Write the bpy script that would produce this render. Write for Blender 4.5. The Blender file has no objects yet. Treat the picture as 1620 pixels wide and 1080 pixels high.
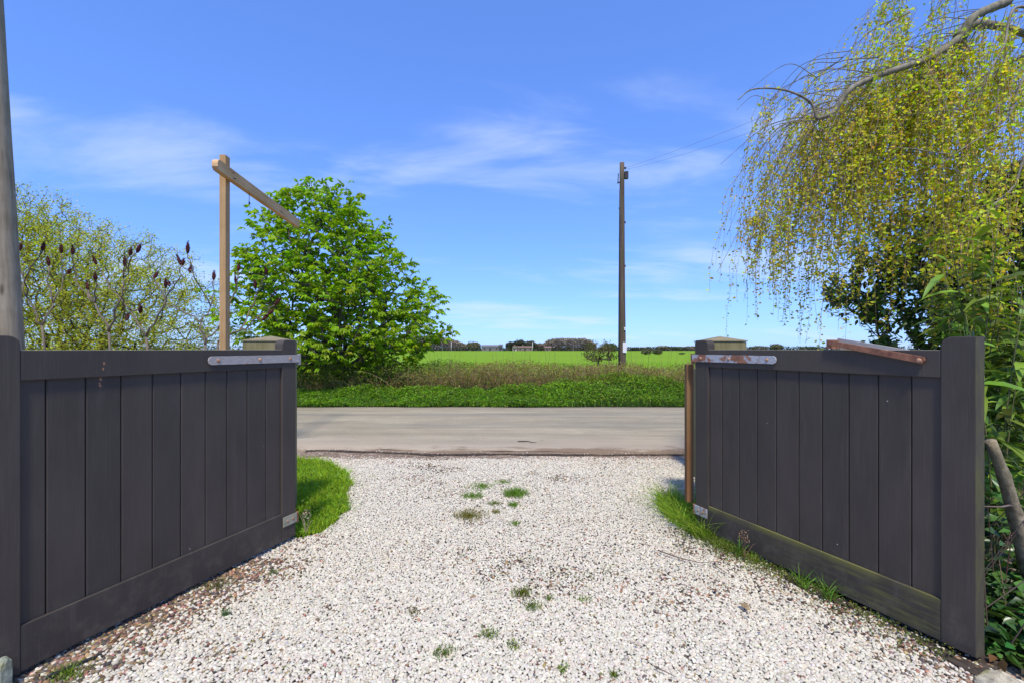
import bpy, bmesh, math, random
import numpy as np
from mathutils import Vector, Matrix
R = math.radians
random.seed(7)
rng = np.random.default_rng(11)
sc = bpy.context.scene
COL = sc.collection

# ------------------------------------------------------------------ camera, light, exposure
F, CX, HY, EYE = 740.0, 810.0, 552.0, 1.30          # lens in photo pixels, centre, horizon, eye height
cd = bpy.data.cameras.new('camera'); cam = bpy.data.objects.new('camera', cd); COL.objects.link(cam)
cd.sensor_width = 36; cd.lens = 36 * F / 1620; cd.shift_y = 12 / 1620
cd.clip_start = 0.05; cd.clip_end = 6000
cam.location = (0, 0, EYE); cam.rotation_euler = (R(90), 0, 0)
sc.camera = cam
SUN_EL = R(60); SUN_H = (0.02, -1.0)               # the sun stands straight behind the camera
w = bpy.data.worlds.new('World'); sc.world = w; w.use_nodes = True
nt = w.node_tree; nt.nodes.clear(); N = nt.nodes; L = nt.links
sky = N.new('ShaderNodeTexSky'); sky.sky_type = 'NISHITA'; sky.sun_disc = False
sky.sun_elevation = SUN_EL; sky.sun_rotation = math.pi - 0.02
sky.air_density = 1.0; sky.dust_density = 0.25; sky.ozone_density = 4.5
grade = N.new('ShaderNodeMix'); grade.data_type = 'RGBA'; grade.blend_type = 'MULTIPLY'; grade.inputs[0].default_value = 1
grade.inputs[7].default_value = (0.90, 1.37, 2.55, 1)
gam = N.new('ShaderNodeGamma'); gam.inputs[1].default_value = 0.66; L.new(sky.outputs[0], gam.inputs[0]); L.new(gam.outputs[0], grade.inputs[6])
tc = N.new('ShaderNodeTexCoord'); sep = N.new('ShaderNodeSeparateXYZ'); L.new(tc.outputs['Generated'], sep.inputs[0])
zz = N.new('ShaderNodeMath'); zz.operation = 'ADD'; zz.inputs[1].default_value = 0.16; L.new(sep.outputs[2], zz.inputs[0])
dx = N.new('ShaderNodeMath'); dx.operation = 'DIVIDE'; L.new(sep.outputs[0], dx.inputs[0]); L.new(zz.outputs[0], dx.inputs[1])
dy = N.new('ShaderNodeMath'); dy.operation = 'DIVIDE'; L.new(sep.outputs[1], dy.inputs[0]); L.new(zz.outputs[0], dy.inputs[1])
cmb = N.new('ShaderNodeCombineXYZ'); L.new(dx.outputs[0], cmb.inputs[0]); L.new(dy.outputs[0], cmb.inputs[1])
mp = N.new('ShaderNodeMapping'); mp.inputs['Rotation'].default_value = (0, 0, R(-28)); mp.inputs['Scale'].default_value = (0.55, 1.15, 1); mp.inputs['Location'].default_value = (8.2, 1.4, 0)
L.new(cmb.outputs[0], mp.inputs[0])
n1 = N.new('ShaderNodeTexNoise'); n1.inputs['Scale'].default_value = 2.3; n1.inputs['Detail'].default_value = 8; n1.inputs['Roughness'].default_value = 0.56; n1.inputs['Distortion'].default_value = 0.35
n2 = N.new('ShaderNodeTexNoise'); n2.inputs['Scale'].default_value = 1.1; n2.inputs['Detail'].default_value = 2
L.new(mp.outputs[0], n1.inputs[0]); L.new(mp.outputs[0], n2.inputs[0])
mm = N.new('ShaderNodeMath'); mm.operation = 'MULTIPLY'; L.new(n1.outputs[0], mm.inputs[0]); L.new(n2.outputs[0], mm.inputs[1])
rp = N.new('ShaderNodeMapRange'); rp.inputs[1].default_value = 0.225; rp.inputs[2].default_value = 0.42; rp.inputs[3].default_value = 0; rp.inputs[4].default_value = 0.45; rp.interpolation_type = 'SMOOTHSTEP'
L.new(mm.outputs[0], rp.inputs[0])
cl = N.new('ShaderNodeMix'); cl.data_type = 'RGBA'; cl.inputs[7].default_value = (4.6, 5.3, 6.2, 1)
L.new(rp.outputs[0], cl.inputs[0]); L.new(grade.outputs[2], cl.inputs[6])
bg = N.new('ShaderNodeBackground'); bg.inputs[1].default_value = 0.15; L.new(cl.outputs[2], bg.inputs[0])
wo = N.new('ShaderNodeOutputWorld'); L.new(bg.outputs[0], wo.inputs[0])
sd = bpy.data.lights.new('sun', 'SUN'); sd.energy = 3.9; sd.angle = R(6.0); sd.color = (1, 0.935, 0.80)
sun = bpy.data.objects.new('sun', sd); COL.objects.link(sun)
ld = Vector((SUN_H[0] * math.cos(SUN_EL), SUN_H[1] * math.cos(SUN_EL), math.sin(SUN_EL)))
sun.rotation_euler = ld.to_track_quat('Z', 'Y').to_euler(); sun.location = (0, -5, 12)
sc.view_settings.view_transform = 'Standard'; sc.view_settings.look = 'None'
sc.view_settings.exposure = 0.2; sc.view_settings.gamma = 1; sc.view_settings.use_curve_mapping = False
sc.cycles.max_bounces = 6; sc.cycles.transparent_max_bounces = 8

# ------------------------------------------------------------------ helpers
def at(px, py, D):
    """photo pixel at depth D -> point in the place"""
    return np.array([(px - CX) / F * D, D, EYE - (py - HY) / F * D])

def tag(o, label=None, cat=None, group=None, kind=None):
    if label: o['label'] = label
    if cat: o['category'] = cat
    if group: o['group'] = group
    if kind: o['kind'] = kind
    return o

def empty(name, loc=(0, 0, 0), rz=0):
    o = bpy.data.objects.new(name, None); o.empty_display_size = 0.1
    o.location = loc; o.rotation_euler = (0, 0, rz); COL.objects.link(o); return o

class MB:
    """numpy mesh collector: batches of verts, faces and per-vertex tint"""
    def __init__(s): s.V = []; s.F = []; s.C = []; s.n = 0; s.T = 0
    def add(s, V, Fc, C=None):
        V = np.asarray(V, float).reshape(-1, 3); Fc = np.asarray(Fc, int)
        s.V.append(V); s.F.append(Fc + s.n)
        if C is None: C = np.ones((len(V), 3))
        C = np.asarray(C, float)
        if C.ndim == 1: C = np.tile(C, (len(V), 1))
        s.C.append(C); s.n += len(V); return s
    def build(s, name, mat, parent=None, smooth=False, kind=None):
        me = bpy.data.meshes.new(name)
        V = np.concatenate(s.V); C = np.concatenate(s.C)
        loops = np.concatenate([f.ravel() for f in s.F]).astype(np.int32)
        tot = np.concatenate([np.full(len(f), f.shape[1]) for f in s.F])
        st = np.concatenate([[0], np.cumsum(tot)[:-1]]).astype(np.int32)
        me.vertices.add(len(V)); me.vertices.foreach_set('co', V.astype(np.float32).ravel())
        me.loops.add(len(loops)); me.loops.foreach_set('vertex_index', loops)
        me.polygons.add(len(tot)); me.polygons.foreach_set('loop_start', st)
        if smooth: me.polygons.foreach_set('use_smooth', np.ones(len(tot), bool))
        me.update(calc_edges=True)
        a = me.color_attributes.new('tint', 'FLOAT_COLOR', 'POINT')
        a.data.foreach_set('color', np.concatenate([C, np.ones((len(C), 1))], 1).astype(np.float32).ravel())
        if mat is not None:
            for m_ in (mat if isinstance(mat, (list, tuple)) else [mat]): me.materials.append(m_)
        o = bpy.data.objects.new(name, me); COL.objects.link(o)
        if parent: o.parent = parent
        if kind: o['kind'] = kind
        return o

def unit(a): return a / np.maximum(np.linalg.norm(a, axis=-1, keepdims=True), 1e-9)

def tubes(mb, P, Rr, sides=4, C=None, cap=True):
    """P (N,K,3) polylines, Rr (N,K) radii"""
    P = np.asarray(P, float); Rr = np.asarray(Rr, float); Nn, K, _ = P.shape
    T = np.empty_like(P); T[:, 1:-1] = P[:, 2:] - P[:, :-2]; T[:, 0] = P[:, 1] - P[:, 0]; T[:, -1] = P[:, -1] - P[:, -2]
    T = unit(T)
    ref = np.zeros_like(T); main = np.abs(unit(P[:, -1] - P[:, 0]))[:, 2] > 0.85
    ref[..., 2] = 1; ref[main] = (1, 0.13, 0)
    U = unit(np.cross(T, ref)); W = np.cross(T, U)
    a = np.arange(sides) * 2 * np.pi / sides
    V = P[:, :, None] + Rr[:, :, None, None] * (U[:, :, None] * np.cos(a)[:, None] + W[:, :, None] * np.sin(a)[:, None])
    idx = np.arange(Nn * K * sides).reshape(Nn, K, sides)
    i0 = idx[:, :-1]; i1 = idx[:, 1:]
    Fc = np.stack([i0, np.roll(i0, -1, 2), np.roll(i1, -1, 2), i1], -1).reshape(-1, 4)
    if C is not None:
        C = np.asarray(C, float)
        if C.ndim == 2: C = np.repeat(C, K * sides, 0)
        elif C.ndim == 1: C = np.tile(C, (Nn * K * sides, 1))
    mb.add(V.reshape(-1, 3), Fc, C)
    if cap and sides > 4:
        # end caps on the far end of thick pieces
        mb.F.append((idx[:, -1] + mb.n - Nn * K * sides).reshape(-1, sides))
        mb.F.append((idx[:, 0, ::-1] + mb.n - Nn * K * sides).reshape(-1, sides))

def rand_dirs(n): return unit(rng.normal(size=(n, 3)))

def leaves(mb, B, U, Nrm, Ln, Wd, C, fold=0.25, droop=0.15):
    """diamond shaped leaves folded on the midrib. B base, U direction, Nrm rough normal"""
    U = unit(U); S = unit(np.cross(U, Nrm)); Nn = np.cross(S, U)
    Ln = np.asarray(Ln)[:, None]; Wd = np.asarray(Wd)[:, None]
    tip = B + U * Ln - Nn * Ln * droop
    mid = B + U * Ln * 0.45
    a = mid + S * Wd * 0.5 + Nn * Wd * fold; b = mid - S * Wd * 0.5 + Nn * Wd * fold
    V = np.stack([B, a, tip, b], 1).reshape(-1, 3)
    i = np.arange(len(B))[:, None] * 4
    mb.add(V, np.concatenate([i + np.array([0, 1, 2]), i + np.array([0, 2, 3])]), np.repeat(C, 4, 0))

def long_leaves(mb, B, U, Nrm, Ln, Wd, C, droop=0.35, fold=0.15):
    """lance shaped leaves in four lengths, folded and drooping"""
    U = unit(U); S = unit(np.cross(U, Nrm)); Nn = np.cross(S, U); n = len(B)
    Ln = np.asarray(Ln)[:, None]; Wd = np.asarray(Wd)[:, None]
    ts = [0, .18, .45, .75, 1.0]; ws = [.12, .8, 1, .66, 0.04]
    dr = np.asarray(droop)
    if dr.ndim: dr = dr[:, None]
    rows = []
    for t, ww in zip(ts, ws):
        c = B + U * Ln * t; c = c.copy(); c[:, 2] -= (dr * Ln * t * t)[:, 0] if np.ndim(dr * Ln) > 1 else dr * Ln * t * t
        rows += [c + S * Wd * ww * .5 + Nn * Wd * fold * ww, c, c - S * Wd * ww * .5 + Nn * Wd * fold * ww]
    V = np.stack(rows, 1).reshape(-1, 3); i = np.arange(n)[:, None] * 15; Fs = []
    for k in range(4):
        q = k * 3
        Fs += [i + np.array([q, q + 1, q + 4, q + 3]), i + np.array([q + 1, q + 2, q + 5, q + 4])]
    mb.add(V, np.concatenate(Fs), np.repeat(C, 15, 0))

def blades(mb, B, Ht, Wd, lean, C, curl=0.5):
    """grass blades: curved ribbons. lean (n,2) horizontal offset of the tip"""
    n = len(B); d = rng.uniform(0, 2 * np.pi, n); S = np.stack([np.cos(d), np.sin(d), np.zeros(n)], 1)
    ts = [0, .4, .75, 1]; ws = [1, .85, .5, .06]; rows = []
    for t, ww in zip(ts, ws):
        c = B.copy(); c[:, :2] += lean * (t ** 1.8); c[:, 2] += Ht * (t - curl * 0.35 * t * t * np.minimum(1, np.linalg.norm(lean, axis=1) / Ht))
        rows += [c + S * (Wd * ww * .5)[:, None], c - S * (Wd * ww * .5)[:, None]]
    V = np.stack(rows, 1).reshape(-1, 3); i = np.arange(n)[:, None] * 8
    mb.add(V, np.concatenate([i + np.array([q, q + 1, q + 3, q + 2]) for q in (0, 2, 4)]), np.repeat(C, 8, 0))

def tint(n, base, var=0.25, hue=0.1):
    """n colours round a base colour"""
    base = np.asarray(base, float); k = 1 + rng.normal(0, var, (n, 1)); h = 1 + rng.normal(0, hue, (n, 3))
    return np.clip(base * np.clip(k, .35, 1.9) * h, 0.003, 0.9)

def fnoise(x, y, s=1.0, seed=0):
    r = np.random.default_rng(seed); v = 0
    for k in range(7):
        a = r.uniform(0, 2 * np.pi); f = s * (0.6 + 0.55 * k); p = r.uniform(0, 6.28)
        v = v + np.sin((x * np.cos(a) + y * np.sin(a)) * f + p) / (1 + .45 * k)
    return v / 3.2

def box_bm(bm, x0, x1, y0, y1, z0, z1, bev=0.0, mi=0):
    vs = [bm.verts.new(p) for p in [(x0, y0, z0), (x1, y0, z0), (x1, y1, z0), (x0, y1, z0), (x0, y0, z1), (x1, y0, z1), (x1, y1, z1), (x0, y1, z1)]]
    fs = [bm.faces.new([vs[i] for i in f]) for f in [(0, 3, 2, 1), (4, 5, 6, 7), (0, 1, 5, 4), (1, 2, 6, 5), (2, 3, 7, 6), (3, 0, 4, 7)]]
    for f in fs: f.material_index = mi
    if bev: bmesh.ops.bevel(bm, geom=list({e for f in fs for e in f.edges}), offset=bev, segments=2, affect='EDGES', profile=0.6)
    return fs

def prism_bm(bm, pts, axis, a0, a1, bev=0.0):
    """polygon extruded along an axis ('x','y','z'); pts are the two other coordinates"""
    def mk(p, a):
        if axis == 'y': return (p[0], a, p[1])
        if axis == 'z': return (p[0], p[1], a)
        return (a, p[0], p[1])
    lo = [bm.verts.new(mk(p, a0)) for p in pts]; hi = [bm.verts.new(mk(p, a1)) for p in pts]; n = len(pts)
    fs = [bm.faces.new(lo), bm.faces.new(hi[::-1])] + [bm.faces.new([lo[i], hi[i], hi[(i + 1) % n], lo[(i + 1) % n]]) for i in range(n)]
    bmesh.ops.recalc_face_normals(bm, faces=fs)
    if bev: bmesh.ops.bevel(bm, geom=list({e for f in fs[:2] for e in f.edges}), offset=bev, segments=2, affect='EDGES', profile=0.6)
    return fs

def bm_obj(name, bm, mats, parent=None, smooth=False):
    bmesh.ops.recalc_face_normals(bm, faces=bm.faces[:])
    me = bpy.data.meshes.new(name); bm.to_mesh(me); bm.free()
    for m_ in (mats if isinstance(mats, (list, tuple)) else [mats]): me.materials.append(m_)
    if smooth: me.polygons.foreach_set('use_smooth', np.ones(len(me.polygons), bool))
    o = bpy.data.objects.new(name, me); COL.objects.link(o)
    if parent: o.parent = parent
    return o

# ------------------------------------------------------------------ materials
class NT:
    """small node-tree writer"""
    def __init__(s, name):
        s.m = bpy.data.materials.new(name); s.m.use_nodes = True; s.t = s.m.node_tree; s.t.nodes.clear()
        s.out = s.t.nodes.new('ShaderNodeOutputMaterial')
    def n(s, typ, **kw):
        nd = s.t.nodes.new('ShaderNode' + typ)
        for k, v in kw.items():
            if isinstance(k, str) and hasattr(nd, k): setattr(nd, k, v)
        return nd
    def link(s, a, b): s.t.links.new(a, b)
    def val(s, nd, **kw):
        for k, v in kw.items():
            i = nd.inputs[k.replace('_', ' ')] if k.replace('_', ' ') in nd.inputs else nd.inputs[int(k[1:])]
            if hasattr(v, 'links') or isinstance(v, bpy.types.NodeSocket): s.link(v, i)
            else: i.default_value = v
        return nd
    def coord(s, scale=(1, 1, 1), kind='Object', loc=(0, 0, 0)):
        t = s.n('TexCoord'); mp_ = s.n('Mapping'); mp_.inputs['Scale'].default_value = scale; mp_.inputs['Location'].default_value = loc
        s.link(t.outputs[kind], mp_.inputs[0]); return mp_.outputs[0]
    def noise(s, vec, scale, detail=4, rough=.55, dist=0):
        nd = s.n('TexNoise'); s.link(vec, nd.inputs['Vector'])
        nd.inputs['Scale'].default_value = scale; nd.inputs['Detail'].default_value = detail; nd.inputs['Roughness'].default_value = rough; nd.inputs['Distortion'].default_value = dist
        return nd.outputs[0]
    def ramp(s, fac, stops):
        nd = s.n('ValToRGB'); s.link(fac, nd.inputs[0]); e = nd.color_ramp.elements
        while len(e) < len(stops): e.new(.5)
        for el, (p, c) in zip(e, stops): el.position = p; el.color = (*c, 1) if len(c) == 3 else c
        return nd.outputs[0]
    def rng_(s, fac, a, b, c=0, d=1, smooth=True):
        nd = s.n('MapRange'); s.link(fac, nd.inputs[0]); 
        for i, v in zip((1, 2, 3, 4), (a, b, c, d)): nd.inputs[i].default_value = v
        if smooth: nd.interpolation_type = 'SMOOTHSTEP'
        return nd.outputs[0]
    def mix(s, fac, a, b, blend='MIX'):
        nd = s.n('Mix'); nd.data_type = 'RGBA'; nd.blend_type = blend
        for i, v in ((0, fac), (6, a), (7, b)):
            if isinstance(v, bpy.types.NodeSocket): s.link(v, nd.inputs[i])
            elif i == 0: nd.inputs[0].default_value = v
            else: nd.inputs[i].default_value = (*v, 1)
        return nd.outputs[2]
    def math(s, op, a, b=None):
        nd = s.n('Math'); nd.operation = op
        for i, v in enumerate((a, b)):
            if v is None: continue
            if isinstance(v, bpy.types.NodeSocket): s.link(v, nd.inputs[i])
            else: nd.inputs[i].default_value = v
        return nd.outputs[0]
    def bsdf(s, col, rough=.7, bump=None, bstr=.3, bdist=.01, spec=.5, metal=0):
        b = s.n('BsdfPrincipled')
        for k, v in (('Base Color', col), ('Roughness', rough), ('Metallic', metal), ('Specular IOR Level', spec)):
            if isinstance(v, bpy.types.NodeSocket): s.link(v, b.inputs[k])
            elif k == 'Base Color': b.inputs[k].default_value = (*v, 1)
            else: b.inputs[k].default_value = v
        if bump is not None:
            bp = s.n('Bump'); bp.inputs['Strength'].default_value = bstr; bp.inputs['Distance'].default_value = bdist
            s.link(bump, bp.inputs['Height']); s.link(bp.outputs[0], b.inputs['Normal'])
        s.link(b.outputs[0], s.out.inputs[0]); return b

def leaf_mat(name, rough=.5, trans=.35, spec=.4, yellow=(1.15, 1.25, .55)):
    t = NT(name); a = t.n('Attribute'); a.attribute_name = 'tint'
    v = t.noise(t.coord(), 9, 3); c = t.mix(1.0, a.outputs[0], t.ramp(v, [(.3, (.8, .8, .8)), (.7, (1.18, 1.18, 1.18))]), 'MULTIPLY')
    b = t.bsdf(c, rough, spec=spec)
    tr = t.n('BsdfTranslucent'); t.link(t.mix(1.0, c, yellow, 'MULTIPLY'), tr.inputs[0])
    mx = t.n('MixShader'); mx.inputs[0].default_value = trans
    t.link(b.outputs[0], mx.inputs[1]); t.link(tr.outputs[0], mx.inputs[2]); t.link(mx.outputs[0], t.out.inputs[0])
    return t.m

def tint_mat(name, rough=.8, spec=.3, nscale=60, amount=.3, attr='GEOMETRY', bump=.2):
    t = NT(name); a = t.n('Attribute'); a.attribute_name = 'tint'; a.attribute_type = attr
    v = t.noise(t.coord(), nscale, 4)
    c = t.mix(1.0, a.outputs[0], t.ramp(v, [(.3, (1 - amount,) * 3), (.7, (1 + amount,) * 3)]), 'MULTIPLY')
    t.bsdf(c, rough, v, bump, .004, spec); return t.m

def bark_mat(name, c0, c1, scale=14, green=0.0, stretch=.18):
    t = NT(name); v = t.noise(t.coord((1, 1, stretch)), scale, 6, .65); v2 = t.noise(t.coord(), 2.2, 3)
    c = t.ramp(v, [(.3, c0), (.7, c1)])
    if green: c = t.mix(t.rng_(v2, .45, .7, 0, green), c, (.09, .11, .035))
    t.bsdf(c, .88, v, .7, .012, .2); return t.m

def paint_mat(name, algae=False, chips=False, edge=False):
    """charcoal exterior paint over wood, with faint grain, dust and knocks"""
    t = NT(name); co = t.coord(); g = t.noise(t.coord((90, 90, 2.2)), 1.6, 5, .6, .2); g2 = t.noise(t.coord((3, 3, 1.2)), 1.7, 4)
    c = t.ramp(g2, [(.3, (.051, .042, .035)), (.7, (.069, .057, .048))])
    c = t.mix(t.rng_(g, .48, .72, 0, .35), c, (.094, .080, .069))
    vo = t.n('TexVoronoi'); t.link(co, vo.inputs['Vector']); vo.inputs['Scale'].default_value = 9.5; vo.inputs['Randomness'].default_value = 1
    rr = t.noise(co, 3.1, 2)
    oi = t.n('ObjectInfo'); c = t.mix(1.0, c, t.ramp(oi.outputs['Random'], [(0, (.86, .87, .88)), (1, (1.12, 1.10, 1.08))]), 'MULTIPLY')
    thr = t.math('MULTIPLY', t.rng_(vo.outputs['Distance'], .035, .02), t.rng_(rr, .5, .58))
    c = t.mix(thr, c, (.5, .48, .42))
    sx = t.n('SeparateXYZ'); t.link(co, sx.inputs[0])
    if algae:
        gs = t.noise(t.coord((1.1, 1, 14)), 3.2, 5, .7)
        m1 = t.math('MULTIPLY', t.rng_(sx.outputs[0], .35, 1.15), t.rng_(gs, .42, .68))
        edge = t.math('MULTIPLY', t.rng_(sx.outputs[2], .165, .205), t.rng_(rr, .38, .6, .25, 1))
        m2 = t.math('MAXIMUM', t.math('MULTIPLY', m1, .6), t.math('MULTIPLY', edge, .75))
        c = t.mix(m2, c, (.16, .155, .04))
    if edge:
        gs = t.noise(t.coord((1, 1, .35)), 9, 4, .7)
        c = t.mix(t.math('MULTIPLY', t.rng_(sx.outputs[0], GL - .006, GL - .001), t.rng_(gs, .4, .65, .15, .85)), c, (.10, .095, .035))
    if chips:
        for (x, z, r) in chips:
            cmb_ = t.n('CombineXYZ'); cmb_.inputs[0].default_value = x; cmb_.inputs[2].default_value = z
            s_ = t.n('VectorMath'); s_.operation = 'SUBTRACT'; t.link(co, s_.inputs[0]); t.link(cmb_.outputs[0], s_.inputs[1])
            s2 = t.n('VectorMath'); s2.operation = 'MULTIPLY'; t.link(s_.outputs[0], s2.inputs[0]); s2.inputs[1].default_value = (1.5, 0, .8)
            ln = t.n('VectorMath'); ln.operation = 'LENGTH'; t.link(s2.outputs[0], ln.inputs[0])
            d = t.math('ADD', ln.outputs['Value'], t.math('MULTIPLY', t.math('SUBTRACT', t.noise(co, 70, 3), .5), .035))
            c = t.mix(t.rng_(d, r, r * .55), c, (.34, .17, .09))
    splash = t.math('MULTIPLY', t.rng_(sx.outputs[2], .34, .03), t.rng_(t.noise(co, 11, 5, .7), .45, .7)); c = t.mix(t.math('MULTIPLY', splash, .4), c, (.16, .135, .10))
    c = t.mix(t.rng_(t.noise(t.coord((6, 6, .8)), 3, 4, .6), .55, .75, 0, .35), c, (.100, .083, .072))
    t.bsdf(c, t.rng_(g, .3, .7, .58, .78), g, .3, .003, .3); return t.m

def rust_mat(name, rust=.5, base=(.36, .35, .36)):
    t = NT(name); co = t.coord(); v = t.noise(co, 26, 5, .65); v2 = t.noise(co, 7, 4, .6)
    f = t.rng_(t.math('ADD', t.math('MULTIPLY', v, .5), t.math('MULTIPLY', v2, .5)), .62 - rust * .3, .7 - rust * .3)
    r = t.ramp(v, [(.3, (.13, .05, .03)), (.7, (.36, .16, .085))])
    c = t.mix(f, t.ramp(t.noise(t.coord((4, 4, 40)), 6, 4), [(.3, tuple(.8 * q for q in base)), (.7, tuple(1.2 * q for q in base))]), r)
    t.bsdf(c, .62, v, .4, .002, .4, 0.0); return t.m

def wood_mat(name, c0, c1, c2, axis=2, green=0.0):
    t = NT(name); s = [34, 34, 34]; s[axis] = 1.6
    g = t.noise(t.coord(tuple(s)), 1, 6, .6, .6); v = t.noise(t.coord((1.5, 1.5, 1.5)), 1.3, 4)
    c = t.mix(t.rng_(v, .3, .7), t.ramp(g, [(.3, c0), (.65, c1)]), t.ramp(g, [(.3, c1), (.7, c2)]))
    vo = t.n('TexVoronoi'); k = [7, 7, 7]; k[axis] = 1.9; t.link(t.coord(tuple(k)), vo.inputs['Vector']); vo.inputs['Scale'].default_value = 1
    c = t.mix(t.rng_(vo.outputs['Distance'], .17, .05, 0, .75), c, tuple(q * .4 for q in c0))
    if green: c = t.mix(t.rng_(t.noise(t.coord((5, 5, 1.2)), 2.5, 4), .35, .65, 0, green), c, (.13, .12, .035))
    t.bsdf(c, .8, g, .35, .003, .25); return t.m

def plain(name, col, rough=.7, amount=.15, scale=8, spec=.4):
    t = NT(name); v = t.noise(t.coord(), scale, 5)
    t.bsdf(t.ramp(v, [(.3, tuple(q * (1 - amount) for q in col)), (.7, tuple(q * (1 + amount) for q in col))]), rough, v, .2, .004, spec); return t.m

M = {}
GL = 1.552
M['paint_edge'] = paint_mat('charcoal_paint_green_edge', edge=True)
M['paint'] = paint_mat('charcoal_paint')
M['paint_algae'] = paint_mat('charcoal_paint_with_algae', algae=True)
M['paint_chips'] = paint_mat('charcoal_paint_chipped', chips=[(1.143, 1.236, .006), (1.147, 1.213, .004), (1.15, 1.165, .0075), (1.152, 1.138, .009)])
M['worn'] = wood_mat('worn_rail_top', (.2, .19, .13), (.4, .37, .28), (.5, .47, .38), 0, .3)
M['strap_grey'] = rust_mat('galvanised_strap', .12, (.37, .335, .31))
M['strap_rust'] = rust_mat('rusted_strap', .42, (.4, .4, .42))
M['rust'] = rust_mat('heavy_rust', .95, (.3, .25, .22))
M['bolt'] = plain('rusty_bolt', (.4, .22, .13), .6, .3, 60)
M['sign_wood'] = wood_mat('new_softwood_upright', (.32, .18, .07), (.46, .28, .125), (.54, .35, .18), 2)
M['arm_wood'] = wood_mat('new_softwood_arm', (.44, .25, .10), (.62, .38, .18), (.70, .46, .25), 1)  # same timber, colour lightened to make up for weak light on the arm's side
M['batten'] = wood_mat('orange_batten', (.13, .05, .02), (.24, .11, .045), (.28, .15, .065), 2, .25)
M['post_wood'] = wood_mat('green_tinged_post', (.14, .115, .05), (.22, .185, .085), (.28, .24, .13), 2, .5)
M['cap_wood'] = wood_mat('pale_post_cap', (.17, .14, .075), (.26, .21, .12), (.31, .26, .16), 0, .3)
M['old_pole'] = wood_mat('weathered_pole', (.14, .10, .06), (.31, .245, .165), (.42, .35, .255), 2, .12)
M['tele_pole'] = bark_mat('creosoted_pole', (.055, .04, .032), (.17, .125, .085), 12, .45, .06)
M['bark'] = bark_mat('brown_bark', (.05, .04, .03), (.14, .12, .09), 16, .4)
M['bark_pale'] = bark_mat('pale_bark', (.10, .085, .06), (.33, .29, .215), 22, .3)
M['cut_bark'] = bark_mat('cut_stem_bark', (.13, .10, .06), (.42, .34, .23), 30, .2, .7)
M['twig'] = plain('twig', (.16, .11, .09), .8)
M['sumac_bark'] = bark_mat('sumac_bark', (.11, .085, .06), (.24, .19, .14), 18, .1)
M['leaf'] = leaf_mat('leaf', .5, .5)
M['leaf_gloss'] = leaf_mat('glossy_leaf', .32, .22, .5)
M['grass'] = leaf_mat('grass_blade', .55, .4, .3, (1.1, 1.2, .5))
M['tinted'] = tint_mat('dry_stems')
M['far_leaf'] = leaf_mat('far_foliage', .8, .15, .1, (1, 1, .8))
M['dark_metal'] = plain('dark_metal', (.03, .03, .035), .6)
M['white_plate'] = plain('white_plate', (.75, .75, .73), .5, .05)
M['wire'] = plain('wire', (.25, .25, .26), .6)
M['seed'] = plain('sumac_seed', (.09, .028, .024), .95, .5, 55, .1)

def pebble_mat():
    t = NT('pebble'); a = t.n('Attribute'); a.attribute_name = 'tint'; a.attribute_type = 'INSTANCER'
    v = t.noise(t.coord(kind='Object'), 1.4, 4, .6)
    c = t.mix(1.0, a.outputs[0], t.ramp(v, [(.3, (.86, .85, .83)), (.7, (1.1, 1.1, 1.1))]), 'MULTIPLY')
    t.bsdf(c, .68, v, .25, .15, .35); return t.m
M['pebble'] = pebble_mat()

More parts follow.
